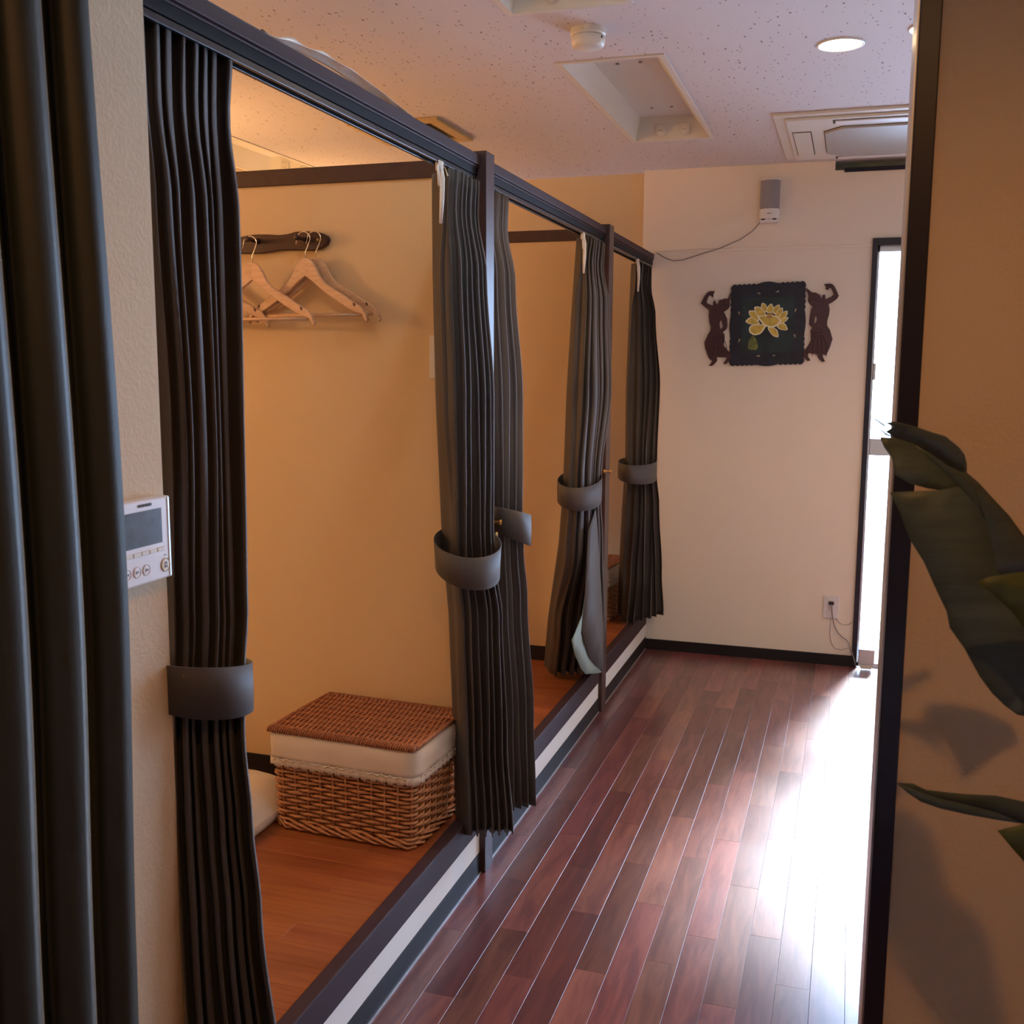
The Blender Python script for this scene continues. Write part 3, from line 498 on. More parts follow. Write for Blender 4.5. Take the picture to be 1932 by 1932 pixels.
# intercom: outer face x=-.967
t = thing('intercom', 'white wall intercom with grey screen and round buttons beside the foreground curtain', 'intercom', (XP, 1.245, 1.18))
IX = -.968
MB().box(XP, IX, 1.165, 1.3255, 1.181, 1.3045).build('housing', 'white', t, bevel=.003)
MB().box(IX-.002, IX+.0012, 1.3185, 1.3215, 1.183, 1.3025).build('edge_strip', 'alu', t)
MB().box(IX-.001, IX+.0008, 1.205, 1.3035, 1.2365, 1.2885).build('screen', 'screen', t, bevel=.0004)
text('brand_lettering', 'MITSUBISHI', .0062, (IX+.0006, 1.2655, 1.2962), ROTX, 'ink', t)
for i in range(5):
    y0 = 1.2175+i*.0183; MB().box(IX-.001, IX+.0016, y0, y0+.0166, 1.2235, 1.2295).build('key', 'btn', t, bevel=.0006)
for y0 in (1.2205, 1.2425, 1.2635):
    b = MB().lathe((IX, y0, 1.2015), [(.0085, -.001), (.0085, .0008), (.0078, .0014), (.0070, .0006), (0.0005, .0010)], 20, 'x').build('button', 'white', t)
    marks(y0, 1.2015, b)
b = MB().lathe((IX, 1.3085, 1.2015), [(.0105, -.001), (.0105, .0010), (.0098, .0018), (.0088, .0008), (.0005, .0014)], 24, 'x').build('button', 'btn', t, label='larger round talk button')
marks(1.3085, 1.2042, b, .0017); marks(1.3085, 1.1990, b, .0017)
MB().box(IX-.0005, IX+.0008, 1.306, 1.311, 1.2160, 1.2172).build('lamp_mark', 'ink', t)
# light switch on the partition beside the curtain
t = thing('light_switch', 'narrow ivory switch plate on the yellow partition by the curtain', 'switch', (-1.13, 2.79, 1.46))
MB().box(-1.145, -1.075, 2.783, 2.79, 1.462, 1.585).build('plate', 'ply', t, bevel=.002)
MB().box(-1.125, -1.095, 2.780, 2.784, 1.495, 1.552).build('rocker', 'white', t, bevel=.001)
# coat rack and hangers
t = thing('coat_rack', 'dark wavy wooden coat rack screwed to the yellow partition', 'coat rack', (-1.7, 2.79, 1.85))
right = RACK
ext = [(-1.832, 1.869), (-1.862, 1.875), (-1.90, 1.872), (-1.96, 1.874), (-2.03, 1.878), (-2.06, 1.865), (-2.07, 1.85), (-2.06, 1.838), (-2.0, 1.826), (-1.95, 1.832), (-1.90, 1.833), (-1.87, 1.828), (-1.832, 1.826)]
flat('board', right+ext[::-1], [], 2.79, .018, 'rackm', t, bevel=.003)
PEGX = (-1.524, -1.683, -1.86)
for x in PEGX:
    MB().lathe((x, 2.772, 1.858), [(.009, 0), (.006, -.012), (.005, -.046), (.008, -.050), (.009, -.058), (.006, -.062)], 16, 'y').build('peg', 'rackm', t, smooth=True)
MB().lathe((-1.486, 2.772, 1.856), [(.0045, 0), (.0045, -.002), (.002, -.003)], 14, 'y').build('screw', 'brass', t, smooth=True)
def hanger_proto(cx, y, ztop, label):
    """wooden suit hanger: crest at (cx, ztop), arms in the XZ plane, steel hook above"""
    t = thing('hanger', label, 'hanger', (cx, y, ztop), group='wooden hangers on the coat rack')
    half = [(.0, .0), (.011, -.002), (.022, -.010), (.035, -.028), (.048, -.054), (.068, -.074), (.108, -.096), (.155, -.125), (.179, -.137), (.194, -.153), (.203, -.175), (.200, -.178), (.188, -.158), (.170, -.152), (.146, -.142), (.099, -.115), (.052, -.084), (.030, -.066), (0, -.046)]
    for s in (1, -1):
        poly = [(cx+s*a, ztop+b) for a, b in half]
        if s < 0: poly = poly[::-1]
        arm = flat('arm', poly, [], y+.006, .012, 'hanger', t, bevel=.002)
        n = MB().prism([(cx+s*(.160+a), ztop-.127+b+.001) for a, b in ((0, 0), (.006, -.004), (.005, -.011), (.0, -.008))], y-.0075, y+.0075); n.build('notch', 'hole', arm)
    MB().tube([(cx-.178, y, ztop-.160), (cx+.178, y, ztop-.160)], .0045, 10).build('trouser_bar', 'hanger', t, smooth=True)
    pts = [(cx, y, ztop-.004), (cx, y, ztop+.020), (cx+.008, y, ztop+.036), (cx+.015, y, ztop+.052)]+[(cx-.006+.022*math.cos(a), y, ztop+.056+.020*math.sin(a)) for a in [math.radians(d) for d in range(0, 200, 20)]]+[(cx-.032, y, ztop+.042)]
    MB().tube(pts, .0017, 7).build('hook', 'chrome', t, smooth=True)
    return t
# y of a hanger = behind the knob of its peg
h = hanger_proto(-1.508, 2.738, 1.800, 'pale wooden hanger, front of the two on the right peg'); h.rotation_euler = (0, 0, -.09)
h2 = copy_tree(h, (-1.486, 2.760, 1.803), 'pale wooden hanger, rear of the two on the right peg against the partition'); h2.rotation_euler = (0, 0, -.02)
h3 = copy_tree(h, (-1.668, 2.714, 1.790), 'pale wooden hanger hanging alone on the middle peg'); h3.rotation_euler = (0, 0, -.04)
h4 = copy_tree(h, (-1.842, 2.738, 1.790), 'pale wooden hanger on the left peg, mostly hidden by the curtain'); h4.rotation_euler = (0, 0, .04)
# ============================================================ BASKETS
def basket(loc, label):
    """origin at the centre of the base; x half-width .215, y half-depth .15, height .28"""
    t = thing('wicker_basket', label, 'basket', loc); ox, oy, oz = loc
    hx, hy, H = .212, .150, .275
    def perim(z):      # rounded rectangle, slight flare
        k = 1+.035*z/H; a, b, r_ = hx*k, hy*k, .022; pts = []; 
        segs = [(a-r_, b-r_, 0), (-(a-r_), b-r_, 90), (-(a-r_), -(b-r_), 180), (a-r_, -(b-r_), 270)]
        poly = []
        for cx, cy, st in segs:
            for d in range(0, 91, 30):
                an = math.radians(st+d); poly.append(Vector((cx+r_*math.cos(an), cy+r_*math.sin(an), 0)))
        return poly
    def walk(z, n):
        poly = perim(z); L = [0]
        for i in range(len(poly)): L.append(L[-1]+(poly[(i+1) % len(poly)]-poly[i]).length)
        out = []
        for j in range(n):
            s = L[-1]*j/n; i = max(k for k in range(len(poly)) if L[k] <= s+1e-9); a, b = poly[i], poly[(i+1) % len(poly)]
            d = (b-a); u = (s-L[i])/max(1e-9, d.length); p = a+d*u; nn = Vector((d.y, -d.x, 0)).normalized(); out.append((p, nn))
        return out
    NS = 36; mb = MB(); nrow = 22; rnd = random.Random(3)
    for r_ in range(nrow):
        z = .016+r_*(H-.02)/nrow; n = NS*4; w = walk(z, n); path = []
        for j, (p, nn) in enumerate(w):
            s = math.cos(2*math.pi*(j/n)*NS/2+math.pi*(r_ % 2)); path.append((ox+p.x+nn.x*.0065*s, oy+p.y+nn.y*.0065*s, oz+z+rnd.uniform(-.0008, .0008)+.0022*s))
        mb.tube(path, .0047, 5, closed=True)
    mb.build('woven_wall', 'wick', t, smooth=True)
    st = MB()
    for j, (p, nn) in enumerate(walk(0, NS*2)):
        if j % 2: continue
        q = walk(H, NS*2)[j][0]; st.tube([(ox+p.x, oy+p.y, oz+.002), (ox+q.x, oy+q.y, oz+H)], .0035, 5)
    st.build('stakes', 'wick', t, smooth=True)
    br = MB(); n = 60; w = walk(.01, n)    # plaited foot: long slanted strands
    for k in range(0, n, 2):
        a, b, c, d = w[k], w[(k+2) % n], w[(k+4) % n], w[(k+5) % n]
        br.tube([(ox+a[0].x+a[1].x*.002, oy+a[0].y+a[1].y*.002, oz+.030), (ox+b[0].x+b[1].x*.013, oy+b[0].y+b[1].y*.013, oz+.021), (ox+c[0].x+c[1].x*.012, oy+c[0].y+c[1].y*.012, oz+.008), (ox+d[0].x, oy+d[0].y, oz+.004)], .0042, 6)
    br.build('plaited_foot', 'wick', t, smooth=True)
    MB().box(ox-hx+.01, ox+hx-.01, oy-hy+.01, oy+hy-.01, oz+.006, oz+.012).build('bottom', 'wick', t)
    # cloth liner folded over the rim with a lace edge
    n = 160; top, mid, bot = walk(H+.004, n), walk(H-.03, n), walk(H-.085, n); rows = []
    for zz, off in ((H+.003, -.004), (H+.006, .004), (H-.002, .012), (H-.03, .0135), (H-.055, .0145), (H-.066, .015)):
        w = walk(zz, n); rows.append([(ox+p.x+nn.x*(off+.0015*math.sin(j*.35+zz*90)), oy+p.y+nn.y*(off+.0015*math.sin(j*.35+zz*90)), oz+zz) for j, (p, nn) in enumerate(w)])
    rows = [r_+[r_[0]] for r_ in rows]; lin = MB().grid(rows).build('liner', 'linen', t, smooth=True, fix=False, solid=.0015)
    lace = MB(); N2 = 54; lw = walk(H-.07, N2*8); ring = []
    for zz0 in (0, 1, 2):
        r_ = []
        for j, (p, nn) in enumerate(lw):
            sc_ = abs(math.sin(math.pi*j/8)); zz = (H-.066, H-.078, H-.084-.005*sc_)[zz0]; off = .016+.0012*math.sin(j*2.1)*zz0; r_.append((ox+p.x+nn.x*off, oy+p.y+nn.y*off, oz+zz))
        ring.append(r_+[r_[0]])
    lace.grid(ring); 
    for j in range(0, N2*8, 8):      # raised loops of the lace
        p, nn = lw[j]; q, n2 = lw[(j+8) % (N2*8)]; m_ = (p+q)/2; lace.tube([(ox+p.x+nn.x*.017, oy+p.y+nn.y*.017, oz+H-.072), (ox+m_.x+nn.x*.018, oy+m_.y+nn.y*.018, oz+H-.064), (ox+q.x+n2.x*.017, oy+q.y+n2.y*.017, oz+H-.072)], .0012, 4)
    lace.build('lace', 'linen', lin, smooth=True, fix=False, solid=.001)
    # lid: strands along y over ribs along x, thick wrapped front and back edge
    lx, ly, lz = hx+.012, hy+.006, oz+H+.014; lid = MB(); nst = 60; ribs = 8
    for i in range(nst):
        x = ox-lx+.006+i*(2*lx-.012)/(nst-1); path = []
        for j in range(ribs*4+1):
            u = j/(ribs*4); y = oy-ly+2*ly*u; path.append((x+rnd.uniform(-.0004, .0004), y, lz+.0032*math.cos(math.pi*u*ribs+math.pi*(i % 2))))
        lid.tube(path, .0045, 5)
    lo = lid.build('lid', 'wick2', t, smooth=True)
    rb = MB()
    for k in range(ribs+1): y = oy-ly+2*ly*k/ribs; rb.tube([(ox-lx, y, lz), (ox+lx, y, lz)], .0024, 6)
    rb.build('lid_ribs', 'wick2', lo, smooth=True)
    ed = MB()
    for y in (oy-ly-.004, oy+ly+.004):
        ed.tube([(ox-lx-.004, y, lz), (ox+lx+.004, y, lz)], .0065, 8)
        for i in range(62): x = ox-lx+i*2*lx/61; ed.tube([(x+.0035*math.sin(a), y+.0085*math.cos(a), lz+.0085*math.sin(a)) for a in [2*math.pi*q_/8 for q_ in range(8)]], .0028, 4, closed=True)
    for x in (ox-lx-.003, ox+lx+.003): ed.tube([(x, oy-ly, lz), (x, oy, lz+.002), (x, oy+ly, lz)], .0055, 8)
    ed.build('lid_edge', 'wick2', lo, smooth=True)
    return t
b1 = basket((-1.268, 2.607, PF), 'lidded wicker basket with cream lace liner beside the nearer curtain post')
b2 = copy_tree(b1, (-1.33, 5.24, PF), 'lidded wicker basket half hidden in the farthest bay')
b1.rotation_euler = (0, 0, -.05); b2.rotation_euler = (0, 0, -.12)
# futon
t = thing('futon', 'white-sheeted futon mattress lying on the platform behind the basket', 'mattress', (-2.2, 2.2, PF))
rows = []; x0, x1, y0, y1, hh = -2.95, -1.497, 1.72, 2.66, .105; nx, ny = 30, 20; mb = MB()
def sup(u, p=6): return 1-abs(2*u-1)**p
top = [[(lerp(x0, x1, i/nx), lerp(y0, y1, j/ny), PF+.035+hh*.62*min(1, sup(i/nx, 14)*1.0)**.5*min(1, sup(j/ny, 10))**.5+.003*math.sin(i*1.3+j*.9)) for i in range(nx+1)] for j in range(ny+1)]
mb.grid(top); bot = [[(p[0], p[1], PF+.002) for p in r_] for r_ in top]
ring = [(0, i) for i in range(nx)]+[(j, nx) for j in range(ny)]+[(ny, i) for i in range(nx, 0, -1)]+[(j, 0) for j in range(ny, 0, -1)]
cxm, cym = (x0+x1)/2, (y0+y1)/2; n = len(ring); A_ = []; 
for k, (j, i) in enumerate(ring):
    p = top[j][i]; w = .006+.004*math.sin(k*2.3); sx, sy = (1 if p[0] > cxm else -1), (1 if p[1] > cym else -1)
    A_.append([p, (p[0]+sx*w*(abs(p[0]-cxm) > .70), p[1]+sy*w*(abs(p[1]-cym) > .44), PF+.025), (p[0]-sx*.012, p[1]-sy*.012, PF+.001)])
A_.append(A_[0]); mb.grid([[r_[q_] for r_ in A_] for q_ in range(3)])
mb.build('sheet', 'sheet', t, smooth=True, fix=False)
# bracket fixtures added to carry the bay lights, one per bay (hidden from this viewpoint by curtains and partitions)
for y, lab in ((1.95, 'unseen wall lamp added to light the nearest bay'), (3.55, 'unseen wall lamp added to light the middle bay'), (4.95, 'unseen wall lamp added to light the farthest bay')):
    t = thing('added_wall_lamp', lab, 'added wall lamp', (-2.99, y, 1.88), group='unseen wall lamps added in the bays')
    MB().lathe((-3.0, y, 1.80), [(.05, 0), (.05, .012), (.01, .02), (.01, .09)], 20, 'x').build('bracket', 'brass', t, smooth=True)
    MB().lathe((-2.90, y, 1.80), [(.012, 0), (.05, .006), (.062, .03), (.066, .05)], 24).build('cup', 'fixt', t, smooth=True)
# ============================================================ CEILING FITTINGS
def trough(x0, x1, y0, y1, label, tube_x=None, sockets=True, inner='olive'):
    t = thing('ceiling_light_fixture', label, 'light fixture', ((x0+x1)/2, (y0+y1)/2, CZ))
    d = .092; a0, a1, b0, b1 = x0+.035, x1-.085, y0+.03, y1-.03
    r_ = MB(); 
    o = [(x0, y0), (x1, y0), (x1, y1), (x0, y1)]; i_ = [(x0+.012, y0+.012), (x1-.012, y0+.012), (x1-.012, y1-.012), (x0+.012, y1-.012)]
    for z0, z1, P, Q in ((CZ-.004, CZ-.004, [(x0-.006, y0-.006), (x1+.006, y0-.006), (x1+.006, y1+.006), (x0-.006, y1+.006)], i_),):
        vs = [(x, y, z0) for x, y in P]+[(x, y, z0) for x, y in Q]+[(x, y, CZ) for x, y in P]+[(x, y, CZ+.004) for x, y in Q]
        fs = []
        for k in range(4): n_ = (k+1) % 4; fs += [(k, n_, 4+n_, 4+k), (8+k, 8+n_, n_, k), (4+k, 4+n_, 12+n_, 12+k)]
        r_.add(vs, fs)
    r_.build('rim', 'fixt', t, fix=True)
    I = [(a0, b0), (a1, b0), (a1, b1), (a0, b1)]
    vs = [(x, y, CZ) for x, y in i_]+[(x, y, CZ+d) for x, y in I]
    MB().add(vs, [(0, 1, 5, 4), (2, 3, 7, 6), (1, 2, 6, 5), (3, 0, 4, 7), (4, 5, 6, 7)]).build('reflector', 'fixt', t, fix=True, solid=.001)
    for (sx, sy) in ((.35, .3), (.72, .3), (.35, .86), (.72, .86)):
        MB().lathe((lerp(a0, a1, sx), lerp(b0, b1, sy), CZ+d-.004), [(.007, 0), (.007, .002), (.003, .0035)], 10).build('screw', 'wire', t)
    if sockets:
        for sx in (x0+.125, x0+.228):
            for ye, sg in ((y1-.017, -1), (y0+.017, 1)):
                s = MB(); z = CZ+.035; yy = ye+sg*.010
                s.prism([(sx+.021*math.cos(math.radians(a)), z-.004+.021*math.sin(math.radians(a))) for a in range(180, 361, 15)]+[(sx+.021, z+.022), (sx-.021, z+.022)], yy-.010, yy+.010)
                so = s.build('lamp_socket', 'fixt', t, bevel=.001)
                f = MB(); yf = yy+sg*.0115
                f.lathe((sx, yf, z-.002), [(.0135, -.002), (.0135, .002), (.011, .002)], 18, 'y'); f.build('rotor', 'ply', so)
                h_ = MB()
                for dx in (-.005, .005): h_.lathe((sx+dx, yf+sg*.0025, z-.002), [(.0018, -.001), (.0018, .001)], 8, 'y')
                h_.build('pin_hole', 'dark', so)
    if tube_x is not None:
        b = thing('fluorescent_tube', 'lit fluorescent tube in the nearest ceiling trough', 'lamp', (tube_x, (y0+y1)/2, CZ+.035))
        MB().tube([(tube_x, y0+.06, CZ+.035), (tube_x, y1-.50, CZ+.035)], .0125, 14).build('glass_tube', 'tube', b, smooth=True)
        MB().tube([(tube_x, y1-.502, CZ+.035), (tube_x, y1-.48, CZ+.035)], .0135, 14).build('end_cap', 'alu', b, smooth=True)
    return t
trough(*HOLES[0], 'recessed ceiling trough at the top edge with one lit tube', tube_x=HOLES[0][0]+.125)
trough(*HOLES[1], 'empty recessed ceiling trough without tubes above the corridor')
trough(*HOLES[2], 'recessed ceiling trough over the sleeping bays, seen above the partition')
# downlights
for i, (x, y) in enumerate([(-.082, 3.51), (.178, 3.42), (.12, .30)]):
    t = thing('downlight', ['lit round ceiling downlight in full view', 'lit round ceiling downlight cut off by the door casing', 'lit round ceiling downlight over the viewer'][i], 'downlight', (x, y, CZ), group='round ceiling downlights')
    MB().lathe((x, y, CZ-.005), [(.071, .005), (.071, .001), (.065, 0), (.063, .004)], 40).build('trim_ring', 'white', t, smooth=True)
    MB().lathe((x, y, CZ-.0035), [(.0625, 0), (.0625, .002)], 40).build('lamp_face', 'lit', t)
# smoke detector
t = thing('smoke_detector', 'round ivory smoke detector on the ceiling beside the empty trough', 'smoke detector', (-.787, 3.15, CZ))
MB().lathe((-.787, 3.15, CZ), [(.052, 0), (.052, -.016), (.048, -.020)], 36).build('base', 'ply', t, smooth=False)
MB().lathe((-.787, 3.15, CZ-.02), [(.046, 0), (.050, -.003), (.050, -.016), (.046, -.028), (.036, -.033), (.001, -.034)], 36).build('cover', 'ply', t, smooth=True)
MB().lathe((-.787+.045, 3.13, CZ-.03), [(.003, -.003), (.003, .003)], 8).build('indicator', 'dark', t)
# square vent over the bays
t = thing('ceiling_vent', 'square yellowed ceiling vent grille seen on both sides of the header rail', 'vent', (-1.82, 4.24, CZ))
x0, x1, y0, y1 = -2.02, -1.62, 4.03, 4.45
MB().box(x0, x1, y0, y0+.05, CZ-.014, CZ).box(x0, x1, y1-.05, y1, CZ-.014, CZ).box(x0, x0+.05, y0+.05, y1-.05, CZ-.014, CZ).box(x1-.05, x1, y0+.05, y1-.05, CZ-.014, CZ).build('frame', 'yel', t, bevel=.003)
MB().box(x0+.05, x1-.05, y0+.05, y1-.05, CZ-.003, CZ).build('slot', 'dark', t)
MB().box(x0+.085, x1-.085, y0+.085, y1-.085, CZ-.020, CZ-.003).build('baffle', 'yel', t, bevel=.003)
# cassette air conditioner
t = thing('air_conditioner', 'white ceiling cassette air conditioner near the far wall', 'air conditioner', (.15, 4.8, CZ))
ax0, ax1, ay0, ay1 = -.345, .66, 4.36, 5.26
MB().box(ax0, ax1, ay0, ay1, CZ-.012, CZ).build('surround', 'fixt', t, bevel=.003)
MB().prism([(ax0+.045, ay0+.045), (ax1-.045, ay0+.045), (ax1-.045, ay1-.03), (ax0+.045, ay1-.03)], CZ-.024, CZ-.012, 'z').build('panel', 'fixt', t, bevel=.004)
g = [(ax0+.19, ay0+.27), (ax0+.26, ay0+.19), (ax1-.26, ay0+.19), (ax1-.19, ay0+.27), (ax1-.19, ay1-.20), (ax1-.26, ay1-.12), (ax0+.26, ay1-.12), (ax0+.19, ay1-.20)]
MB().prism([(a+(.004 if a < .15 else -.004)*-1, b+(-.004 if b < 4.8 else .004)) for a, b in g], CZ-.0248, CZ-.0236, 'z').build('gap', 'dark', t)
MB().prism(g, CZ-.034, CZ-.022, 'z').build('intake_grille', 'grille', t, bevel=.004)
MB().box(ax0+.225, ax1-.225, ay0+.070, ay0+.130, CZ-.0255, CZ-.0235).build('outlet', 'dark', t)
MB().box(ax0+.235, ax1-.235, ay0+.074, ay0+.122, CZ-.031, CZ-.0245).build('louver', 'white', t, bevel=.002)
MB().box(ax0+.225, ax1-.225, ay1-.085, ay1-.035, CZ-.0255, CZ-.0235).build('outlet', 'dark', t)
MB().box(ax0+.235, ax1-.235, ay1-.083, ay1-.050, CZ-.031, CZ-.0245).build('louver', 'white', t, bevel=.002)
MB().box(ax0+.062, ax0+.138, ay0+.252, ay0+.742, CZ-.0252, CZ-.0236).build('gap', 'dark', t)
MB().box(ax0+.065, ax0+.134, ay0+.256, ay0+.738, CZ-.029, CZ-.0240).build('corner_cover', 'fixt', t, bevel=.002)
# crumpled clear film on the header rail
t = thing('plastic_film', 'crumpled strip of clear plastic film lying on top of the header rail', 'plastic film', (-1.01, 1.95, 2.066)); rows = []
for i in range(40):
    u = i/39; y = 1.70+.62*u; rows.append([(-1.028+.036*v, y, 2.067+(.030*math.sin(u*math.pi)+.006*math.sin(u*31+v*5)*math.sin(v*3.1)+.010*math.sin(v*3.14))*(1-.5*u)) for v in [j/7 for j in range(8)]])
MB().grid(rows).build('film', 'film', t, smooth=True, fix=False, solid=.0004)
# ============================================================ FAR WALL
t = thing('speaker', 'small grey and white wall speaker high on the far wall', 'speaker', (-.423, YF, 2.21))
a, b = -.470, -.376
prof = [(-.470, 5.375), (-.462, 5.362), (-.445, 5.352), (-.423, 5.349), (-.401, 5.352), (-.384, 5.362), (-.376, 5.375), (-.376, 5.412), (-.470, 5.412)]
MB().prism(prof, 2.215, 2.262, 'z').build('body', 'white', t, bevel=.002)
MB().prism([(lerp(-.423, x, .97), y+.001) for x, y in prof], 2.262, 2.398, 'z').build('grille', 'grey', t, bevel=.002)
MB().prism([(lerp(-.423, x, 1.01), y-.001) for x, y in prof], 2.397, 2.402, 'z').build('cap', 'white', t)
for x in (-.450, -.396): MB().box(x-.009, x+.009, 5.360, 5.372, 2.209, 2.216).build('terminal', 'dark', t)
MB().box(-.465, -.381, 5.365, 5.412, 2.198, 2.215).build('foot', 'white', t, bevel=.002)
MB().box(-.433, -.411, 5.3475, 5.349, 2.236, 2.240).build('badge', 'wire', t)
t = thing('speaker_cable', 'thin grey cable sagging from the speaker to the header rail end', 'cable', (-.8, YF, 2.1))
MB().tube([(-.465, 5.40, 2.205), (-.50, 5.404, 2.165), (-.56, 5.406, 2.125), (-.66, 5.408, 2.085), (-.76, 5.408, 2.058), (-.84, 5.409, 2.034), (-.89, 5.409, 2.030), (-.93, 5.408, 2.044), (-.975, 5.406, 2.072)], .0024, 6).build('cable', 'wire', t, smooth=True)
MB().tube([(-.985, 5.406, 2.078), (-.80, 5.408, 2.081), (-.60, 5.409, 2.0835)], .0018, 6).build('branch', 'ply', t, smooth=True)
# lotus picture
t = thing('lotus_picture', 'square lotus flower painting in a carved black frame on the far wall', 'picture', (-.415, YF, 1.51))
def side(p, q, n, amp, bulge):
    out = []
    for i in range(n*4):
        u = i/(n*4); x, z = lerp(p[0], q[0], u), lerp(p[1], q[1], u); L = math.hypot(q[0]-p[0], q[1]-p[1]); nx_, nz_ = (q[1]-p[1])/L, -(q[0]-p[0])/L
        w = abs(math.sin(math.pi*n*u))*amp if not (.34 < u < .64) else bulge*math.sin(math.pi*(u-.34)/.30)+amp*.3
        out.append((x-nx_*w, z-nz_*w))
    return out
tl, tr_, br_, bl = FRAME_C
ol = side(tl, tr_, 15, .006, .010)+side(tr_, br_, 15, .005, .006)+side(br_, bl, 15, .006, .008)+side(bl, tl, 15, .005, .006)
def leafhole(c, ang, L=.015, w=.010): return [(c[0]+math.cos(ang)*L*math.cos(a)-math.sin(ang)*w*math.sin(a)*(.6+.4*math.cos(a)), c[1]+math.sin(ang)*L*math.cos(a)+math.cos(ang)*w*math.sin(a)*(.6+.4*math.cos(a))) for a in [2*math.pi*k/14 for k in range(14)]]
angs = [-.4, .5, 2.0, 1.2, 1.2, 1.9, .15, 3.0]
flat('frame', ol, [leafhole(c, a_) for c, a_ in zip(LEAFHOLES[:8], angs)], YF-.002, .010, 'navy', t, bevel=.002)
pn = flat('canvas', PANEL_C, [], YF-.0105, .003, 'panel', t)
def grow(poly, k):
    cx = sum(p[0] for p in poly)/len(poly); cz = sum(p[1] for p in poly)/len(poly); return [(cx+(x-cx)*k, cz+(z-cz)*k) for x, z in poly]
def rnd_poly(poly, it=2):
    for _ in range(it):
        q = []
        for i in range(len(poly)):
            a_, b_ = poly[i], poly[(i+1) % len(poly)]
            q += [(a_[0]*.8+b_[0]*.2, a_[1]*.8+b_[1]*.2), (a_[0]*.2+b_[0]*.8, a_[1]*.2+b_[1]*.8)]
        poly = q
    return poly
for i, P in enumerate(PETALS):
    P = rnd_poly(grow(P, 1.10), 1); pp = flat('painted_petal', P, [], YF-.0130-.0004*i, .0006, 'pale', t)
    flat('petal_fill', grow(P, .80), [], YF-.0133-.0004*i, .0006, 'petal', pp)
flat('painted_bud', rnd_poly(BUD, 1), [], YF-.0131, .0006, 'bud', t)
cx, cz = LEAFHOLES[8]
flat('painted_heart', rnd_poly([(cx-.020, cz+.004), (cx-.012, cz+.018), (cx+.012, cz+.018), (cx+.022, cz+.006), (cx+.016, cz-.010), (cx-.016, cz-.010)], 1), [], YF-.0131, .0006, 'gold', t)
flat('painted_centre', [(cx+.0125*math.cos(a), cz+.0052*math.sin(a)) for a in [2*math.pi*k/20 for k in range(20)]], [[(cx+.006*math.cos(a), cz-.001+.0022*math.sin(a)) for a in [2*math.pi*k/16 for k in range(16)]]], YF-.0190, .0006, 'redp', t)
# dancers
for nm, ol, ho, lab in (('l', DANCER_L, DANCER_L_HOLE, 'reddish carved wooden dancer plaque on the left of the lotus picture'), ('r', DANCER_R, DANCER_R_HOLE, 'reddish carved wooden dancer plaque on the right of the lotus picture')):
    t = thing('dancer_plaque', lab, 'wall carving', (ol[0][0], YF, 1.5))
    flat('carved_figure', ol, [ho], YF-.002, .012, 'carved', t, bevel=.0025)
    cxm = sum(p[0] for p in ol)/len(ol)
    s = 1 if nm == 'r' else -1
    sk = [p for p in ol if 1.545 < p[1] < 1.65]
    x0, x1 = min(p[0] for p in sk)+.012, max(p[0] for p in sk)-.012
    g = MB()
    for k in range(5): xx = lerp(x0, x1, (k+.5)/5); g.tube([(lerp(xx, (x0+x1)/2, .5), YF-.0145, 1.655), (xx, YF-.0150, 1.60), (xx, YF-.0145, 1.555)], .0018, 5)
    g.tube([((x0+x1)/2-.02, YF-.0145, 1.668), ((x0+x1)/2+.02, YF-.0145, 1.670)], .003, 6)
    g.build('skirt_folds', 'carved', t, smooth=True)
# outlet with plug and cord
t = thing('wall_outlet', 'white power outlet low on the far wall beside the glass door', 'outlet', (-.047, YF, .30))
MB().box(-.084, -.010, YF-.008, YF, .242, .358).build('plate', 'white', t, bevel=.003)
MB().box(-.060, -.034, YF-.0095, YF-.007, .262, .338).build('insert', 'white', t, bevel=.001)
s = MB()
for dx in (-.052, -.042): s.box(dx-.001, dx+.001, YF-.0100, YF-.0090, .280, .290)
s.build('slots', 'dark', t)
t = thing('power_cord', 'black plug and grey cord hanging from the wall outlet', 'power cord', (-.045, YF, .32))
MB().box(-.059, -.033, YF-.030, YF-.0095, .315, .331).build('plug', 'dark', t, bevel=.003)
MB().tube([(-.046, YF-.03, .318), (-.042, YF-.032, .29), (-.036, YF-.030, .25), (-.026, YF-.026, .21), (-.008, YF-.02, .175), (.015, YF-.018, .152), (.036, YF-.017, .140), (.052, YF-.02, .115), (.066, YF-.022, .075), (.078, YF-.02, .040), (.086, YF-.02, .006)], .0028, 6).build('cord', 'wire', t, smooth=True)
t = thing('thin_wire', 'thin pale wire looping below the wall outlet', 'wire', (-.04, YF, .2))
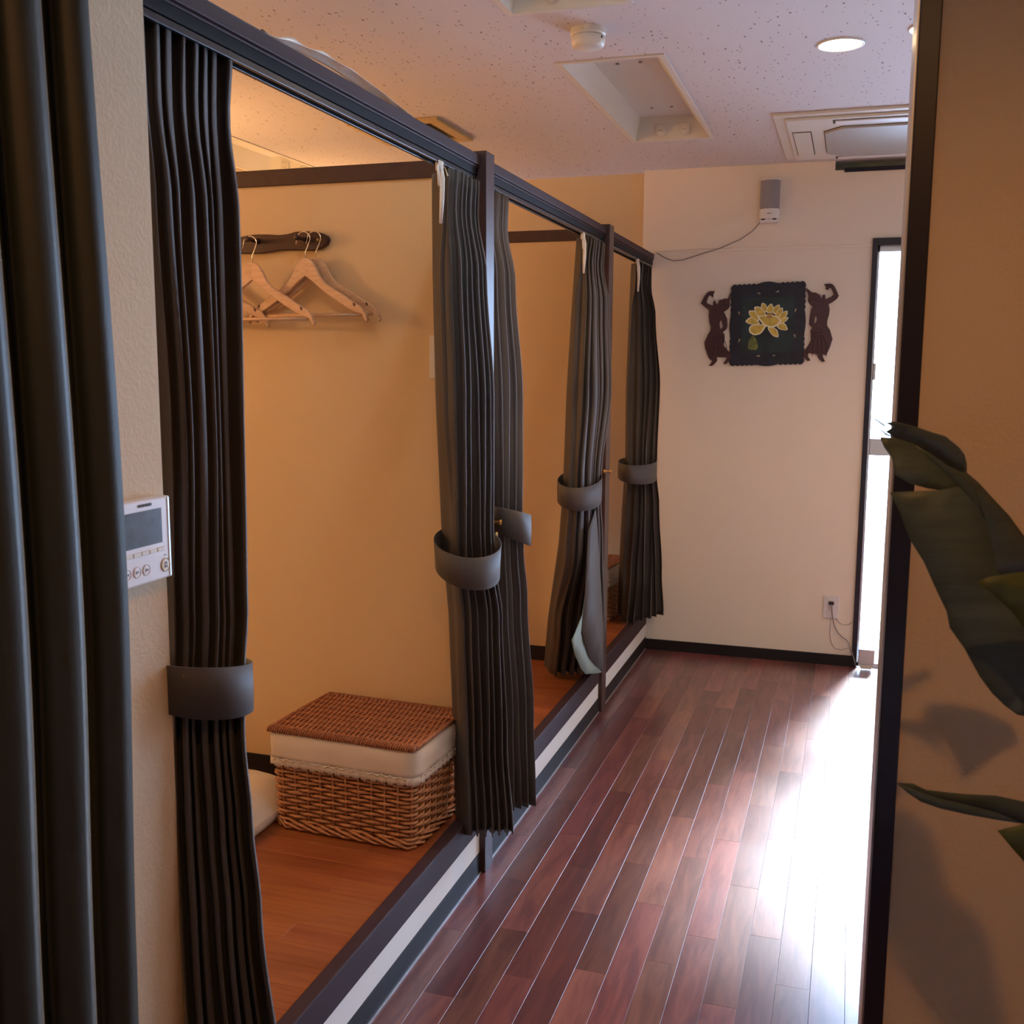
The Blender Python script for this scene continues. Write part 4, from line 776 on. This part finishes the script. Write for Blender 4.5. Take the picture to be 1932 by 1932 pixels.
MB().tube([(-.045, YF-.003, .243), (-.046, YF-.004, .16), (-.038, YF-.004, .115), (-.018, YF-.004, .088), (.012, YF-.004, .083), (.040, YF-.004, .092), (.060, YF-.004, .10)], .0012, 5).tube([(-.018, YF-.003, .242), (-.002, YF-.004, .220), (.018, YF-.004, .213), (.042, YF-.004, .216), (.060, YF-.004, .232)], .0012, 5).build('wire', 'wire', t, smooth=True)
t = thing('door_closer_block', 'grey rectangular block at the foot of the glass door', 'block', (.133, YF-.03, 0))
MB().box(.096, .172, YF-.06, YF-.018, .030, .108).build('body', 'alu', t, bevel=.003)
MB().prism([(.100, .030), (.168, .030), (.158, .008), (.110, .008)], YF-.058, YF-.02).build('foot', 'ply', t, bevel=.002)
# ============================================================ PLANT in front of the right wall
t = thing('potted_plant', 'large dark leafy plant in a pot in front of the right wall', 'plant', (.62, 1.12, 0))
MB().lathe((.62, 1.12, 0), [(.11, 0), (.15, .28), (.155, .30), (.14, .30), (.135, .26)], 36).build('pot', 'pot', t, smooth=True)
MB().lathe((.62, 1.12, .255), [(.134, 0), (.001, .01)], 24).build('soil', 'soil', t)
def leaf(name, pts, m, label=None):
    me = bpy.data.meshes.new('leaf'); b = bmesh.new(); vs = [b.verts.new(Vector(p)-ORG[t]) for p in pts]
    es = [b.edges.new((vs[i], vs[(i+1) % len(vs)])) for i in range(len(vs))]
    bmesh.ops.triangle_fill(b, edges=es, use_beauty=True)
    bmesh.ops.subdivide_edges(b, edges=[e for e in b.edges if not e.is_boundary], cuts=1)
    bmesh.ops.triangulate(b, faces=b.faces); bmesh.ops.recalc_face_normals(b, faces=b.faces); b.to_mesh(me); b.free()
    me.polygons.foreach_set('use_smooth', [True]*len(me.polygons)); me.materials.append(M[m])
    o = bpy.data.objects.new('leaf', me); C.objects.link(o); o.parent = t; d = o.modifiers.new('thick', 'SOLIDIFY'); d.thickness = .0012
    if label: o['label'] = label
for k, pts in LEAVES.items(): leaf(k, pts, 'leaf2' if k in ('front', 'corner') else 'leaf')
s = MB()
for a, z in (((.42, 1.2), .95), ((.40, 1.16), .78), ((.36, 1.19), .84), ((.42, 1.14), .62)):
    s.tube([(.62, 1.12, .26), (lerp(.62, a[0], .35), 1.13, lerp(.26, z, .55)), (a[0], a[1], z)], [.012, .009, .005], 8)
s.build('stems', 'stem', t, smooth=True)
